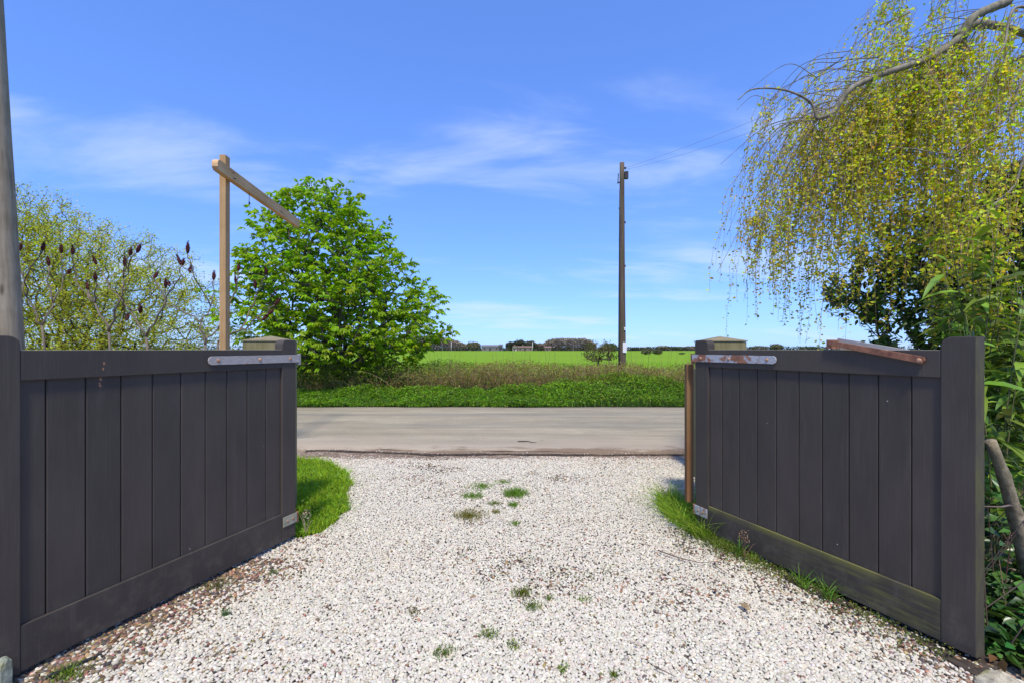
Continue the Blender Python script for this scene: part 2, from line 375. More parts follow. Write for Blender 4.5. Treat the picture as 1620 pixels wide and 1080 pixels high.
def ground_mats():
    t = NT('rough_ground'); co = t.coord(); v = t.noise(co, 1.3, 6, .6); v2 = t.noise(co, 24, 5, .7)
    c = t.mix(t.rng_(v, .42, .6), t.ramp(v2, [(.3, (.035, .024, .016)), (.7, (.11, .08, .055))]), t.ramp(v2, [(.3, (.03, .05, .01)), (.7, (.09, .13, .03))]))
    t.bsdf(c, .95, v2, .8, .03, .1); M['ground'] = t.m
    t = NT('gravel_bed'); co = t.coord(); vo = t.n('TexVoronoi'); t.link(co, vo.inputs['Vector']); vo.inputs['Scale'].default_value = 62
    v = t.noise(co, 2.2, 5)
    c = t.mix(t.rng_(vo.outputs['Distance'], .2, .65), t.ramp(v, [(.35, (.44, .39, .31)), (.7, (.54, .48, .39))]), (.30, .24, .18))
    t.bsdf(c, .95, t.math('SUBTRACT', 1.0, vo.outputs['Distance']), .8, .012, .1); M['bed'] = t.m
    # worn tarmac: light dusty aggregate, faint wheel streaks along X, mud and damp at the near edge
    t = NT('worn_tarmac'); co = t.coord(); sx = t.n('SeparateXYZ'); t.link(co, sx.inputs[0]); y = sx.outputs[1]
    fine = t.noise(co, 75, 4, .8); st = t.noise(t.coord((.16, 2.3, 1)), 1.5, 6, .62, .5); pt = t.noise(t.coord((.5, 1.2, 1)), 1.1, 4)
    c = t.ramp(st, [(.28, (.235, .20, .137)), (.5, (.305, .262, .183)), (.72, (.40, .343, .242))])
    c = t.mix(1.0, c, t.ramp(fine, [(.25, (.62, .62, .62)), (.75, (1.35, 1.35, 1.35))]), 'MULTIPLY')
    c = t.mix(1.0, c, t.ramp(t.noise(t.coord((.35, .9, 1)), 3.4, 6, .7, .8), [(.3, (.8, .8, .8)), (.7, (1.16, 1.16, 1.14))]), 'MULTIPLY')
    lane = t.math('MAXIMUM', t.rng_(t.math('ABSOLUTE', t.math('SUBTRACT', y, 8.9)), .35, .1), t.math('MULTIPLY', t.rng_(t.math('ABSOLUTE', t.math('SUBTRACT', y, 7.6)), .4, .1), .7)); c = t.mix(t.math('MULTIPLY', lane, .35), c, (.2, .185, .15))
    c = t.mix(t.rng_(pt, .45, .7, 0, .45), c, (.36, .29, .195))
    ye = t.math('ADD', y, t.math('MULTIPLY', t.math('SUBTRACT', t.noise(t.coord((.8, 1.6, 1)), 2.6, 5, .65), .5), .9))
    dust = t.rng_(ye, 7.0, 6.0); c = t.mix(t.math('MULTIPLY', dust, .6), c, (.40, .32, .24))
    mud = t.rng_(ye, 6.08, 5.82); c = t.mix(t.math('MULTIPLY', mud, .85), c, (.17, .115, .075))
    far = t.rng_(ye, 9.85, 10.25); c = t.mix(t.math('MULTIPLY', far, .6), c, (.22, .165, .13))
    t.bsdf(c, .9, fine, .5, .01, .2); M['road'] = t.m
    t = NT('road_crack'); v = t.noise(t.coord(), 30, 4); t.bsdf(t.ramp(v, [(.3, (.03, .024, .02)), (.7, (.09, .07, .055))]), .95, v, .6, .01, .1); M['soil_dark'] = t.m
    t = NT('mud'); v = t.noise(t.coord(), 5, 6, .7); v2 = t.noise(t.coord(), 40, 4)
    t.bsdf(t.mix(1., t.ramp(v, [(.35, (.15, .1, .07)), (.65, (.33, .25, .18))]), t.ramp(v2, [(.3, (.7, .7, .7)), (.7, (1.2, 1.2, 1.2))]), 'MULTIPLY'), .95, v2, .8, .02, .1); M['mud'] = t.m
    t = NT('young_crop'); co = t.coord((1, 1, 1)); v = t.noise(t.coord((1.6, .25, 1)), 1.0, 6, .7); v2 = t.noise(co, 7, 4, .7); v3 = t.noise(t.coord((.02, .05, 1)), 1, 3)
    c = t.ramp(v, [(.3, (.125, .235, .005)), (.7, (.20, .33, .009))])
    c = t.mix(1., c, t.ramp(v2, [(.3, (.72, .76, .7)), (.7, (1.2, 1.2, 1.1))]), 'MULTIPLY')
    c = t.mix(t.rng_(v3, .4, .65, 0, .35), c, (.23, .33, .015))
    t.bsdf(c, .9, v2, .6, .05, .1); M['field'] = t.m
    t = NT('verge_soil'); v = t.noise(t.coord(), 9, 5); t.bsdf(t.ramp(v, [(.35, (.028, .022, .014)), (.7, (.045, .07, .015))]), .95, v, .8, .04, .1); M['verge'] = t.m
ground_mats()

# ------------------------------------------------------------------ the setting
def grid_obj(name, xs, ys, zf, mat, kind='structure'):
    X, Y = np.meshgrid(xs, ys); Z = zf(X, Y); V = np.stack([X, Y, Z], -1).reshape(-1, 3)
    i = np.arange(len(xs) * len(ys)).reshape(len(ys), len(xs))
    Fc = np.stack([i[:-1, :-1], i[:-1, 1:], i[1:, 1:], i[1:, :-1]], -1).reshape(-1, 4)
    return MB().add(V, Fc).build(name, mat, smooth=True, kind=kind)

g = MB().add([(-3000, -60, -.03), (3000, -60, -.03), (3000, 4500, -.03), (-3000, 4500, -.03)], [[0, 1, 2, 3]]).build('ground', M['ground'], kind='structure')
grid_obj('driveway', np.linspace(-3.4, 3.4, 40), np.linspace(-6, 5.9, 60), lambda x, y: .004 * fnoise(x, y, 2, 3) - .012, M['bed'])
grid_obj('field', np.concatenate([np.linspace(-600, -40, 20), np.linspace(-35, 35, 60), np.linspace(40, 600, 20)]),
         np.concatenate([np.linspace(15.2, 40, 50), np.linspace(42, 335, 30)]), lambda x, y: .05 + .03 * fnoise(x, y, .8, 5) * (y < 60) - .02, M['field'])

# road slab with a broken near edge
xs = np.linspace(-70, 70, 1400)
e_near = 5.70 + .05 * fnoise(xs, xs * 0, 1.1, 8) + .028 * fnoise(xs, xs * 0, 7, 9) + .012 * fnoise(xs, xs * 0, 26, 10) + np.clip(-xs - .9, 0, 1.2) * .16
e_far = 10.32 + .09 * fnoise(xs, xs * 0, .9, 18) + .06 * fnoise(xs, xs * 0, 5, 19)
rows = np.concatenate([[(0)], np.linspace(0, 1, 14)])
V = []
for k, t_ in enumerate(rows):
    yy = e_near * (1 - t_) + e_far * t_; zz_ = np.full_like(xs, -.01) if k == 0 else .022 + .05 * np.sin(np.pi * t_) + 0 * xs
    if k == 0: yy = yy - .004
    V.append(np.stack([xs, yy, zz_], 1))
V = np.stack(V); n_ = len(xs); idx = np.arange(V.shape[0] * n_).reshape(-1, n_)
MB().add(V.reshape(-1, 3), np.stack([idx[:-1, :-1], idx[:-1, 1:], idx[1:, 1:], idx[1:, :-1]], -1).reshape(-1, 4)).build('road', M['road'], kind='structure')
# muddy strip and torn-off crumbs below the road edge
def near_edge(x): return np.interp(x, xs, e_near)
def far_edge(x): return np.interp(x, xs, e_far)
xm = np.linspace(-8, 8, 320); ya = near_edge(xm) - .16 - .06 * fnoise(xm, xm * 0, 3, 31) - np.clip(-xm - .3, 0, 2) * .10
Vm = np.concatenate([np.stack([xm, ya, xm * 0 + .0045], 1), np.stack([xm, near_edge(xm) + .03, xm * 0 + .012], 1)])
im = np.arange(320); MB().add(Vm, np.stack([im[:-1], im[1:], im[1:] + 320, im[:-1] + 320], 1)).build('muddy_road_edge', M['mud'], kind='structure')
xk = np.linspace(-2.6, 2.2, 500); nk = np.interp(xk, xs, e_near); wk = np.clip(.035 + .045 * fnoise(xk, xk * 0, 5, 201) + .02 * fnoise(xk, xk * 0, 17, 202), .002, .11) * np.clip((1.4 - xk) / .9, .15, 1)
Vk = np.concatenate([np.stack([xk, nk - wk, xk * 0 + .016], 1), np.stack([xk, nk + .006, xk * 0 + .0275], 1)]); ik = np.arange(499); MB().add(Vk, np.stack([ik, ik + 1, ik + 501, ik + 500], 1)).build('broken_tarmac_edge', M['soil_dark'], kind='structure')
xk = np.linspace(-1.7, .9, 300); nk = np.interp(xk, xs, e_near) + .10 + .05 * fnoise(xk, xk * 0, 2.2, 203) + .012 * fnoise(xk, xk * 0, 14, 204); wk = np.clip(.003 + .009 * fnoise(xk, xk * 0, 6, 205), .0004, .014)
Vk = np.concatenate([np.stack([xk, nk - wk, xk * 0 + .031], 1), np.stack([xk, nk + wk, xk * 0 + .033], 1)]); ik = np.arange(299); MB().add(Vk, np.stack([ik, ik + 1, ik + 301, ik + 300], 1)).build('tarmac_crack', M['soil_dark'], kind='structure')
# pothole and crack in the tarmac, shallow dark patches laid 4 mm proud
def patch(cx, cy, a, b, z, n=26, sd=0):
    th = np.linspace(0, 2 * np.pi, n, endpoint=False); r = 1 + .35 * fnoise(np.cos(th) * 3, np.sin(th) * 3, 1.5, sd)
    V = np.concatenate([[[cx, cy, z]], np.stack([cx + a * r * np.cos(th), cy + b * r * np.sin(th), np.full(n, z)], 1)])
    return V, [[0, 1 + k, 1 + (k + 1) % n] for k in range(n)]
pb = MB()
for (px, py, a, b, sd_) in ((829, 703, .085, .028, 1), (843, 704.5, .05, .014, 2), (858, 702, .02, .006, 4)):
    D = EYE * F / (py - HY); V_, F_ = patch((px - CX) / F * D, D, a, b, .022 + .05 * math.sin(math.pi * (D - 5.7) / 4.62) + .006, sd=sd_); pb.add(V_, F_)
pb.build('tarmac_patches', M['soil_dark'], kind='structure')

def bank(x, y):
    x = np.asarray(x, float); y = np.asarray(y, float); f = far_edge(x) + .05
    a = np.clip((y - f) / 1.7, 0, 1); a = a * a * (3 - 2 * a); b = np.clip((y - 13.7) / 1.9, 0, 1); b = b * b * (3 - 2 * b)
    k = .29 + .10 * fnoise(x, y, .8, 44) + .05 * fnoise(x, y, 2.2, 46) + .10 * np.exp(-((x - 3.0) / 1.6) ** 2)
    return np.maximum(k * a * (1 - b) + .05 * a * fnoise(x, y, 3.1, 45), 0) + .012
grid_obj('verge', np.linspace(-34, 34, 420), np.linspace(10.1, 15.9, 42), lambda x, y: bank(x, y) - .02, M['verge'])

# ------------------------------------------------------------------ gravel: single pebbles, instanced
def make_pebbles():
    protos = bpy.data.collections.new('pebble_shapes')
    for k in range(8):
        bm = bmesh.new(); bmesh.ops.create_icosphere(bm, subdivisions=2, radius=.5)
        r = np.random.default_rng(k); pl = [(unit(r.normal(size=3)), r.uniform(.37, .47)) for _ in range(6)]
        for v in bm.verts:
            c = np.array(v.co)
            for nrm, d in pl:
                q = c @ nrm
                if q > d: c = c - nrm * (q - d) * .8
            v.co = c
        me = bpy.data.meshes.new('pebble'); bm.to_mesh(me); bm.free(); me.materials.append(M['pebble'])
        me.polygons.foreach_set('use_smooth', np.ones(len(me.polygons), bool))
        protos.objects.link(bpy.data.objects.new('pebble_shape', me))
    ng = bpy.data.node_groups.new('scatter', 'GeometryNodeTree')
    ng.interface.new_socket('Geometry', in_out='INPUT', socket_type='NodeSocketGeometry'); ng.interface.new_socket('Geometry', in_out='OUTPUT', socket_type='NodeSocketGeometry')
    n = ng.nodes; l = ng.links; gi = n.new('NodeGroupInput'); go = n.new('NodeGroupOutput'); iop = n.new('GeometryNodeInstanceOnPoints')
    ci = n.new('GeometryNodeCollectionInfo'); ci.inputs[0].default_value = protos; ci.inputs['Separate Children'].default_value = True; ci.inputs['Reset Children'].default_value = True
    def na(nm, ty): q = n.new('GeometryNodeInputNamedAttribute'); q.data_type = ty; q.inputs[0].default_value = nm; return q.outputs[0]
    l.new(gi.outputs[0], iop.inputs['Points']); l.new(ci.outputs[0], iop.inputs['Instance']); iop.inputs['Pick Instance'].default_value = True
    l.new(na('idx', 'INT'), iop.inputs['Instance Index'])
    er = n.new('FunctionNodeEulerToRotation'); l.new(na('rot', 'FLOAT_VECTOR'), er.inputs[0]); l.new(er.outputs[0], iop.inputs['Rotation'])
    l.new(na('scl', 'FLOAT_VECTOR'), iop.inputs['Scale']); l.new(iop.outputs[0], go.inputs[0])
    return ng
SCATTER = make_pebbles()
def pebble_obj(name, P, size, tintc, flat=.72):
    n = len(P); me = bpy.data.meshes.new(name); me.vertices.add(n); me.vertices.foreach_set('co', P.astype(np.float32).ravel())
    rot = np.stack([rng.normal(0, .35, n), rng.normal(0, .35, n), rng.uniform(0, 6.28, n)], 1)
    scl = np.stack([size * rng.uniform(.85, 1.35, n), size * rng.uniform(.7, 1.0, n), size * flat * rng.uniform(.75, 1.15, n)], 1)
    for nm, ty, dat, key in (('rot', 'FLOAT_VECTOR', rot, 'vector'), ('scl', 'FLOAT_VECTOR', scl, 'vector'), ('tint', 'FLOAT_COLOR', np.concatenate([tintc, np.ones((n, 1))], 1), 'color')):
        a = me.attributes.new(nm, ty, 'POINT'); a.data.foreach_set(key, dat.astype(np.float32).ravel())
    a = me.attributes.new('idx', 'INT', 'POINT'); a.data.foreach_set('value', rng.integers(0, 8, n).astype(np.int32))
    o = bpy.data.objects.new(name, me); COL.objects.link(o); o['kind'] = 'stuff'
    md = o.modifiers.new('scatter', 'NODES'); md.node_group = SCATTER
    return o

LG0 = np.array([-1.482, 3.20]); LGD = np.array([-.317, -.948]) / np.hypot(.317, .948)
RG0 = np.array([1.32, 3.36]); RGD = np.array([.3827, -.9244]) / np.hypot(.3827, .9244)
def dist_gate(x, y, o, d):
    """signed distance to a gate's foot line (positive on the driveway side) and place along it"""
    rx, ry = x - o[0], y - o[1]; s = rx * d[0] + ry * d[1]; c = rx * d[1] - ry * d[0]
    return c, s
def in_lawn(x, y):          # grass patch at the left post
    edge = np.interp(y, [3.2, 3.3, 3.5, 3.8, 4.04, 4.5, 4.98, 5.3, 5.5, 5.6], [-1.50, -1.36, -1.31, -1.33, -1.40, -1.56, -1.78, -2.02, -2.3, -2.9])
    return (x < edge + .045 * fnoise(x, y, 7, 77) + .035 * fnoise(x, y, 22, 78)) & (y > 3.22) & (y < 5.58) & (x > -3.1)
def gravel():
    pts = []
    for (y0, y1, sp) in ((.9, 2.6, .0101), (2.6, 3.9, .0110), (3.9, 5.9, .0138)):
        gx, gy = np.meshgrid(np.arange(-2.7, 2.7, sp), np.arange(y0, y1, sp)); p = np.stack([gx.ravel(), gy.ravel()], 1)
        p += rng.uniform(-.55, .55, p.shape) * sp; pts.append(p)
    p = np.concatenate(pts); x, y = p[:, 0], p[:, 1]
    cl_, sl = dist_gate(x, y, LG0, LGD); cr, sr = dist_gate(x, y, RG0, RGD)
    dl = -cl_; dr = cr
    # inside of both gates (or beyond them towards the road)
    okl = (dl > -.05) | (y > 3.2); okr = (dr > -.05) | (y > 3.36)
    keep = okl & okr & (x > -2.6) & (x < 2.6) & (y < near_edge(x) - .05 + .05 * fnoise(x, y, 9, 61) - np.clip(-x - .45, 0, 2) * .13) & ~in_lawn(x, y)
    thin = fnoise(x, y, 2.3, 62) * .5 + fnoise(x, y, 8, 63) * .5
    bare = np.clip((thin - .42) * 1.6, 0, .55)
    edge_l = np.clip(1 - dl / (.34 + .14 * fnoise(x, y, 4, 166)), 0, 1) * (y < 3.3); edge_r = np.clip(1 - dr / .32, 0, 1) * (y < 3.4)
    keep &= rng.uniform(0, 1, len(x)) > bare + .15 * edge_r
    p = p[keep]; x, y = p[:, 0], p[:, 1]; n = len(p); el = edge_l[keep]; er = edge_r[keep]; thin = thin[keep]
    col = tint(n, (.618, .566, .46), .10, .022)
    r = rng.uniform(0, 1, n)
    pinkish = r < .12; col[pinkish] = tint(pinkish.sum(), (.56, .49, .37), .12, .03)
    grey = (r > .12) & (r < .145); col[grey] = tint(grey.sum(), (.42, .38, .33), .2, .04)
    fl = fnoise(x, y, 3.1, 64)
    pat = np.clip(fnoise(x, y, 4.6, 164) * .6 + fnoise(x, y, 11, 165) * .5 - .38, 0, 1) * np.clip((3.1 - y) / .8, .1, 1)
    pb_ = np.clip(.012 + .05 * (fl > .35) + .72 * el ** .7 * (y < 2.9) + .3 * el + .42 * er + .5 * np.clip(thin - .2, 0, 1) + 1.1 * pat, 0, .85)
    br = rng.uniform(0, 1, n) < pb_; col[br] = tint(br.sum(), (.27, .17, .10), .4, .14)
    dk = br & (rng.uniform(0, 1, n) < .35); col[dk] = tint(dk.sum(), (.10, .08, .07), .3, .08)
    beige = (rng.uniform(0, 1, n) < np.clip((y - 5.0) * 1.1, 0, .75) * (.5 + .5 * fnoise(x, y, 2, 65)))
    col[beige & ~br] = tint((beige & ~br).sum(), (.60, .48, .36), .12, .04)
    size = rng.uniform(.0105, .0175, n) * np.interp(y, [1.8, 2.9, 3.6], [1.16, 1.08, 1.0]) * np.where(y > 3.9, 1.15, 1); big = rng.uniform(0, 1, n) < .03; size[big] *= 1.4
    size *= 1 + .25 * el * (rng.uniform(0, 1, n) < .5)
    z = rng.uniform(-.004, .005, n) + .012 * fnoise(x, y, 2.6, 66) * .5
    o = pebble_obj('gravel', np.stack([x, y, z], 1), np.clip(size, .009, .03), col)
    tag(o, kind='stuff', label='white and buff pebbles loosely covering the driveway')
    # loose stones kicked onto the mud and the road edge
    n = 900; x = rng.uniform(-2.9, 2.9, n); y = near_edge(x) - .03 + rng.normal(0, .09, n) - .05
    c = tint(n, (.55, .48, .42), .2, .05); br = rng.uniform(0, 1, n) < .45; c[br] = tint(br.sum(), (.2, .14, .1), .3, .1)
    z = np.where(y > near_edge(x), .026, .008); q = pebble_obj('loose_stones', np.stack([x, y, z], 1), rng.uniform(.007, .018, n), c)
    tag(q, label='loose small stones along the broken edge of the road', kind='stuff')
gravel()

# ------------------------------------------------------------------ gates
def px_t(px, o, d):
    """place along a gate's foot line seen at photo column px"""
    k = (px - CX) / F; return (k * o[1] - o[0]) / (d[0] - k * d[1])
GL = 1.552
def make_gate(o, d, s, boards, mats, label, rusty):
    root = empty('wooden_gate', (o[0], o[1], 0), math.atan2(d[1], d[0])); tag(root, label, 'gate', 'pair of driveway gates')
    def y(v): return s * v
    def yy(a, b): return (min(y(a), y(b)), max(y(a), y(b)))
    z0, zb, zt, zr = .028, .210, 1.176, 1.296; sw = .115; T = .062
    P, PA = mats
    # stiles with shaped horns
    for (x0, x1, hz, inner) in ((0, sw, 1.362, 1), (GL - sw - .005, GL, 1.352, -1)):
        r = .036; pts = [(x0, z0), (x1, z0)]
        arc = [(math.sin(a), math.cos(a)) for a in np.linspace(0, math.pi / 2, 5)]
        if inner > 0: pts += [(x1 - r + r * math.cos(a), hz - r + r * math.sin(a)) for a in np.linspace(0, math.pi / 2, 5)] + [(x0, hz)]
        else: pts += [(x1, hz)] + [(x0 + r - r * math.sin(a), hz - r + r * math.cos(a)) for a in np.linspace(0, math.pi / 2, 5)]
        bm = bmesh.new(); a, b = yy(-.002, T); prism_bm(bm, pts, 'y', a, b, .0035); bm_obj('stile', bm, (M['paint_edge'] if (rusty and inner < 0) else P), root)
    bm = bmesh.new(); a, b = yy(0, T - .002); fs = box_bm(bm, sw + .0005, GL - sw - .0055, a, b, zt, zr, .003)
    ob = bm_obj('top_rail', bm, [P, M['worn']], root)
    for p in ob.data.polygons:
        if p.normal.z > .85 and p.center.z > zr - .002: p.material_index = 1
    bm = bmesh.new(); a, b = yy(0, T - .002); box_bm(bm, sw + .0005, GL - sw - .0055, a, b, z0 + .002, zb, .003); bm_obj('bottom_rail', bm, PA, root)
    # tongue and groove boards, each a piece
    f0 = .013
    for (x0, x1) in zip(boards[:-1], boards[1:]):
        pr = [(x0 + .005, f0), (x1 - .005, f0), (x1 - .0017, f0 + .004), (x1 - .0017, f0 + .013), (x1 - .0002, f0 + .013), (x1 - .0002, f0 + .021), (x0 + .0002, f0 + .021), (x0 + .0002, f0 + .013), (x0 + .0017, f0 + .013), (x0 + .0017, f0 + .004)]
        bm = bmesh.new(); prism_bm(bm, [(p[0], y(p[1])) for p in pr], 'z', zb - .001, zt + .001); bm_obj('board', bm, P, root)
    # back brace: ledge across the boards, seen from the far side
    bm = bmesh.new(); a, b = yy(f0 + .0225, T - .003); box_bm(bm, sw + .01, GL - sw - .01, a, b, .62, .72, .003); bm_obj('brace', bm, P, root)
    # top strap hinge with bolts and knuckle
    SM = M['strap_rust'] if rusty else M['strap_grey']
    h = empty  # (kept simple: strap is a mesh part, bolts are its children)
    zc, hh, L_ = 1.236, .0255, .645
    pts = [(-.028, zc - hh), (L_ - .018, zc - hh * .94), (L_ - .004, zc - hh * .6), (L_, zc), (L_ - .004, zc + hh * .6), (L_ - .018, zc + hh * .94), (-.028, zc + hh)]
    bm = bmesh.new(); a, b = yy(-.0095, -.0028); prism_bm(bm, pts, 'y', a, b, .0012); strap = bm_obj('strap_hinge', bm, SM, root)
    def bolt(x, z, par, yf=-.0095, r=.0115):
        bm = bmesh.new(); bmesh.ops.create_uvsphere(bm, u_segments=14, v_segments=8, radius=r, matrix=Matrix.Translation((x, y(yf), z)) @ Matrix.Diagonal((1, .55, 1, 1)))
        bm_obj('bolt', bm, M['bolt'], par, True)
    for bx in (.055, .30, .585): bolt(bx, zc, strap)
    bm = bmesh.new(); bmesh.ops.create_cone(bm, cap_ends=True, segments=16, radius1=.014, radius2=.014, depth=.075, matrix=Matrix.Translation((-.036, y(.006), zc - .005)))
    bm_obj('knuckle', bm, M['rust'] if rusty else SM, strap)
    bm = bmesh.new(); a, b = yy(-.0085, -.0028); box_bm(bm, -.006, .112, a, b, .122, .186, .0015); low = bm_obj('lower_hinge_plate', bm, M['strap_rust'] if rusty else M['worn'], root)
    bolt(.075, .155, low, -.0085, .008); bolt(.03, .155, low, -.0085, .008)
    bm = bmesh.new(); bmesh.ops.create_cone(bm, cap_ends=True, segments=12, radius1=.011, radius2=.011, depth=.07, matrix=Matrix.Translation((-.018, y(.004), .15))); bm_obj('lower_pin', bm, M['rust'], low)
    return root, y, yy, bolt
bl = [px_t(p, LG0, LGD) for p in (445, 423.5, 394, 362, 328, 289, 244.5, 195, 139, 76)] + [GL - .12]; bl[0] = .115
br_ = [px_t(p, RG0, RGD) for p in (1124, 1140, 1166.5, 1195.5, 1225.5, 1261, 1298, 1340, 1386.5, 1439)] + [GL - .12]; br_[0] = .115
gl, *_ = make_gate(LG0, LGD, -1, bl, (M['paint_chips'], M['paint']), 'charcoal boarded gate standing open on the left, with a clean grey strap hinge', False)
gr, yR, yyR, boltR = make_gate(RG0, RGD, 1, br_, (M['paint'], M['paint_algae']), 'charcoal boarded gate open on the right, with a rusty throw-over bar on top', True)
# throw-over bar on the right gate: two long plates joined by an end block, straddling the rail
def bar(y0, y1, dz=0):
    bm = bmesh.new(); a, b = yyR(y0, y1)
    prism_bm(bm, [(.955, 1.320 + dz), (.955, 1.347 + dz), (1.375, 1.267 + dz), (1.382, 1.252 + dz), (1.37, 1.235 + dz)], 'y', a, b, .0015); return bm
thr = bm_obj('throw_over_bar', bar(-.017, -.006), M['rust'], gr)
bm_obj('rear_plate', bar(.058, .066, .012), M['strap_grey'], thr)
bm = bmesh.new(); a, b = yyR(-.015, .064); box_bm(bm, .944, .962, a, b, 1.302, 1.349, .0015); bm_obj('end_block', bm, M['rust'], thr)
bm = bmesh.new(); a, b = yyR(.004, .05); box_bm(bm, 1.0, 1.05, a, b, 1.2965, 1.312, .002); bm_obj('striking_block', bm, M['strap_grey'], thr)
boltR(1.360, 1.249, thr, -.017, .0115)

# gate posts with shallow pyramid caps
def gate_post(cx, cy, rz, label, batten=False):
    root = empty('gate_post', (cx, cy, 0), rz); tag(root, label, 'gate post', 'posts carrying the driveway gates')
    s = .148; bm = bmesh.new(); box_bm(bm, -s, s, -s, s, -.05, 1.357, .006); bm_obj('shaft', bm, M['post_wood'], root)
    bm = bmesh.new(); e = s + .006
    vs = [bm.verts.new(p) for p in [(-e, -e, 1.3585), (e, -e, 1.3585), (e, e, 1.3585), (-e, e, 1.3585), (-e, -e, 1.366), (e, -e, 1.366), (e, e, 1.366), (-e, e, 1.366), (0, 0, 1.402)]]
    for f in [(3, 2, 1, 0), (0, 1, 5, 4), (1, 2, 6, 5), (2, 3, 7, 6), (3, 0, 4, 7), (4, 5, 8), (5, 6, 8), (6, 7, 8), (7, 4, 8)]: bm.faces.new([vs[i] for i in f])
    bm_obj('cap', bm, M['cap_wood'], root); return root
gate_post(-1.865, 3.62, R(8), 'broad timber gate post with pale pyramid cap behind the left gate')
gp = gate_post(1.66, 3.74, R(-4), 'broad timber gate post with pyramid cap behind the right gate')
bm = bmesh.new(); box_bm(bm, 1.312 - 1.66, 1.362 - 1.66, 3.43 - 3.74, 3.49 - 3.74, .17, 1.19, .003); bb = bm_obj('batten', bm, M['batten'], gp); bb['label'] = 'narrow orange-brown batten beside the hinge'
bm = bmesh.new(); box_bm(bm, 1.43 - 1.66, 1.66 - .152 - 1.66, 3.60 - 3.74, 3.66 - 3.74, .3, 1.15, .003); bm_obj('packing_rail', bm, M['post_wood'], gp)

# ------------------------------------------------------------------ old leaning pole, far telegraph pole, wires
def pole(name, pts, rad, mat, label, sides=20, parent=None):
    P = np.array(pts, float); mb = MB(); K = 14; t_ = np.linspace(0, 1, K); Q = np.stack([np.interp(t_, np.linspace(0, 1, len(P)), P[:, k]) for k in range(3)], 1)
    rr = np.linspace(rad[0], rad[1], K) * (1 + .012 * np.sin(np.arange(K) * 2.1)); tubes(mb, Q[None], rr[None], sides); return mb.build(name, mat, parent, True)
t_ = empty('weathered_pole', (-5.33, 5.0, 0)); tag(t_, 'thick grey weathered wooden pole leaning at the left edge behind the gate', 'pole')
def off(p): return tuple(np.array(p) - np.array([-5.33, 5.0, 0]))
pole('shaft', [off((-5.335, 5, -.1)), off((-5.62, 5, 4.75)), off((-5.76, 5.0, 7.4))], (.155, .125), M['old_pole'], '', parent=t_)
bm = bmesh.new(); bmesh.ops.create_cone(bm, cap_ends=True, segments=20, radius1=.134, radius2=.118, depth=.05, matrix=Matrix.Translation(off((-5.765, 5, 7.425)))); bm_obj('top_cap', bm, M['old_pole'], t_)

TB = np.array([(985 - CX) / F * 13.9, 13.9, .30]); TT = at(984, 258, 13.9)
tp = empty('telegraph_pole', tuple(TB)); tag(tp, 'tall slim brown telegraph pole standing on the verge across the road', 'telegraph pole')
H_ = TT[2] - TB[2]; kx = (TT[0] - TB[0])
pole('shaft', [(0, 0, -.3), (kx * .5 - .01, 0, H_ * .5), (kx, 0, H_)], (.107, .066), M['tele_pole'], '', 16, tp)
Q = np.array([[-.118, -.02, 0], [-.112, -.03, 1.2], [-.106, -.03, 2.6], [-.098, -.03, 3.7], [-.09, -.03, 4.8], [-.08, -.02, 5.7]]); mb = MB(); tubes(mb, Q[None], np.full((1, 6), .024), 6); mb.build('cable_guard', M['dark_metal'], tp, True)
def tbox(nm, cx, cy, cz, sx_, sy_, sz_, mat, rot=0):
    bm = bmesh.new(); box_bm(bm, -sx_ / 2, sx_ / 2, -sy_ / 2, sy_ / 2, -sz_ / 2, sz_ / 2, min(sx_, sy_, sz_) * .12)
    bmesh.ops.transform(bm, matrix=Matrix.Translation((cx, cy, cz)) @ Matrix.Rotation(rot, 4, 'Y'), verts=bm.verts); return bm_obj(nm, bm, mat, tp)
zt_ = lambda py: EYE - (py - HY) / F * 13.9 - TB[2]
tbox('junction_box', kx + .125, -.02, zt_(278), .105, .10, .22, M['dark_metal'])
tbox('step_iron', kx - .115, 0, zt_(283), .022, .03, .30, M['dark_metal'], .08); tbox('step_iron', kx - .085, 0, zt_(289), .085, .03, .04, M['dark_metal'])
tbox('insulator_bracket', kx + .085, -.02, zt_(266.5), .07, .04, .05, M['dark_metal'])
tbox('number_plate', .035, -.118, zt_(549.5), .115, .006, .30, M['white_plate'], .01)
for p_ in (519, 521.5): tbox('small_disc', .045, -.108, zt_(p_), .055, .012, .035, M['white_plate'])
for k, p_ in enumerate((330, 352, 380, 421)): tbox('step_bracket', kx * .6 + (.088 if k % 2 else -.088), 0, zt_(p_), .03, .03, .06, M['dark_metal'])
def wire(p0, p1, sag, lab):
    t = np.linspace(0, 1, 24)[:, None]; Q = p0 * (1 - t) + p1 * t; Q[:, 2] -= sag * 4 * t[:, 0] * (1 - t[:, 0]); mb = MB(); tubes(mb, Q[None], np.full((1, 24), .0032), 5); o = mb.build('overhead_wire', M['wire'], None, True); tag(o, lab, 'wire', 'wires running from the telegraph pole')
pA = at(988.5, 266, 13.88)
wire(pA, at(1500, 58, 6.0), .10, 'upper of the two thin wires rising right from the telegraph pole')
wire(pA - [0, 0, .05], at(1520, 78, 6.2), .16, 'lower of the two thin wires rising right from the telegraph pole')

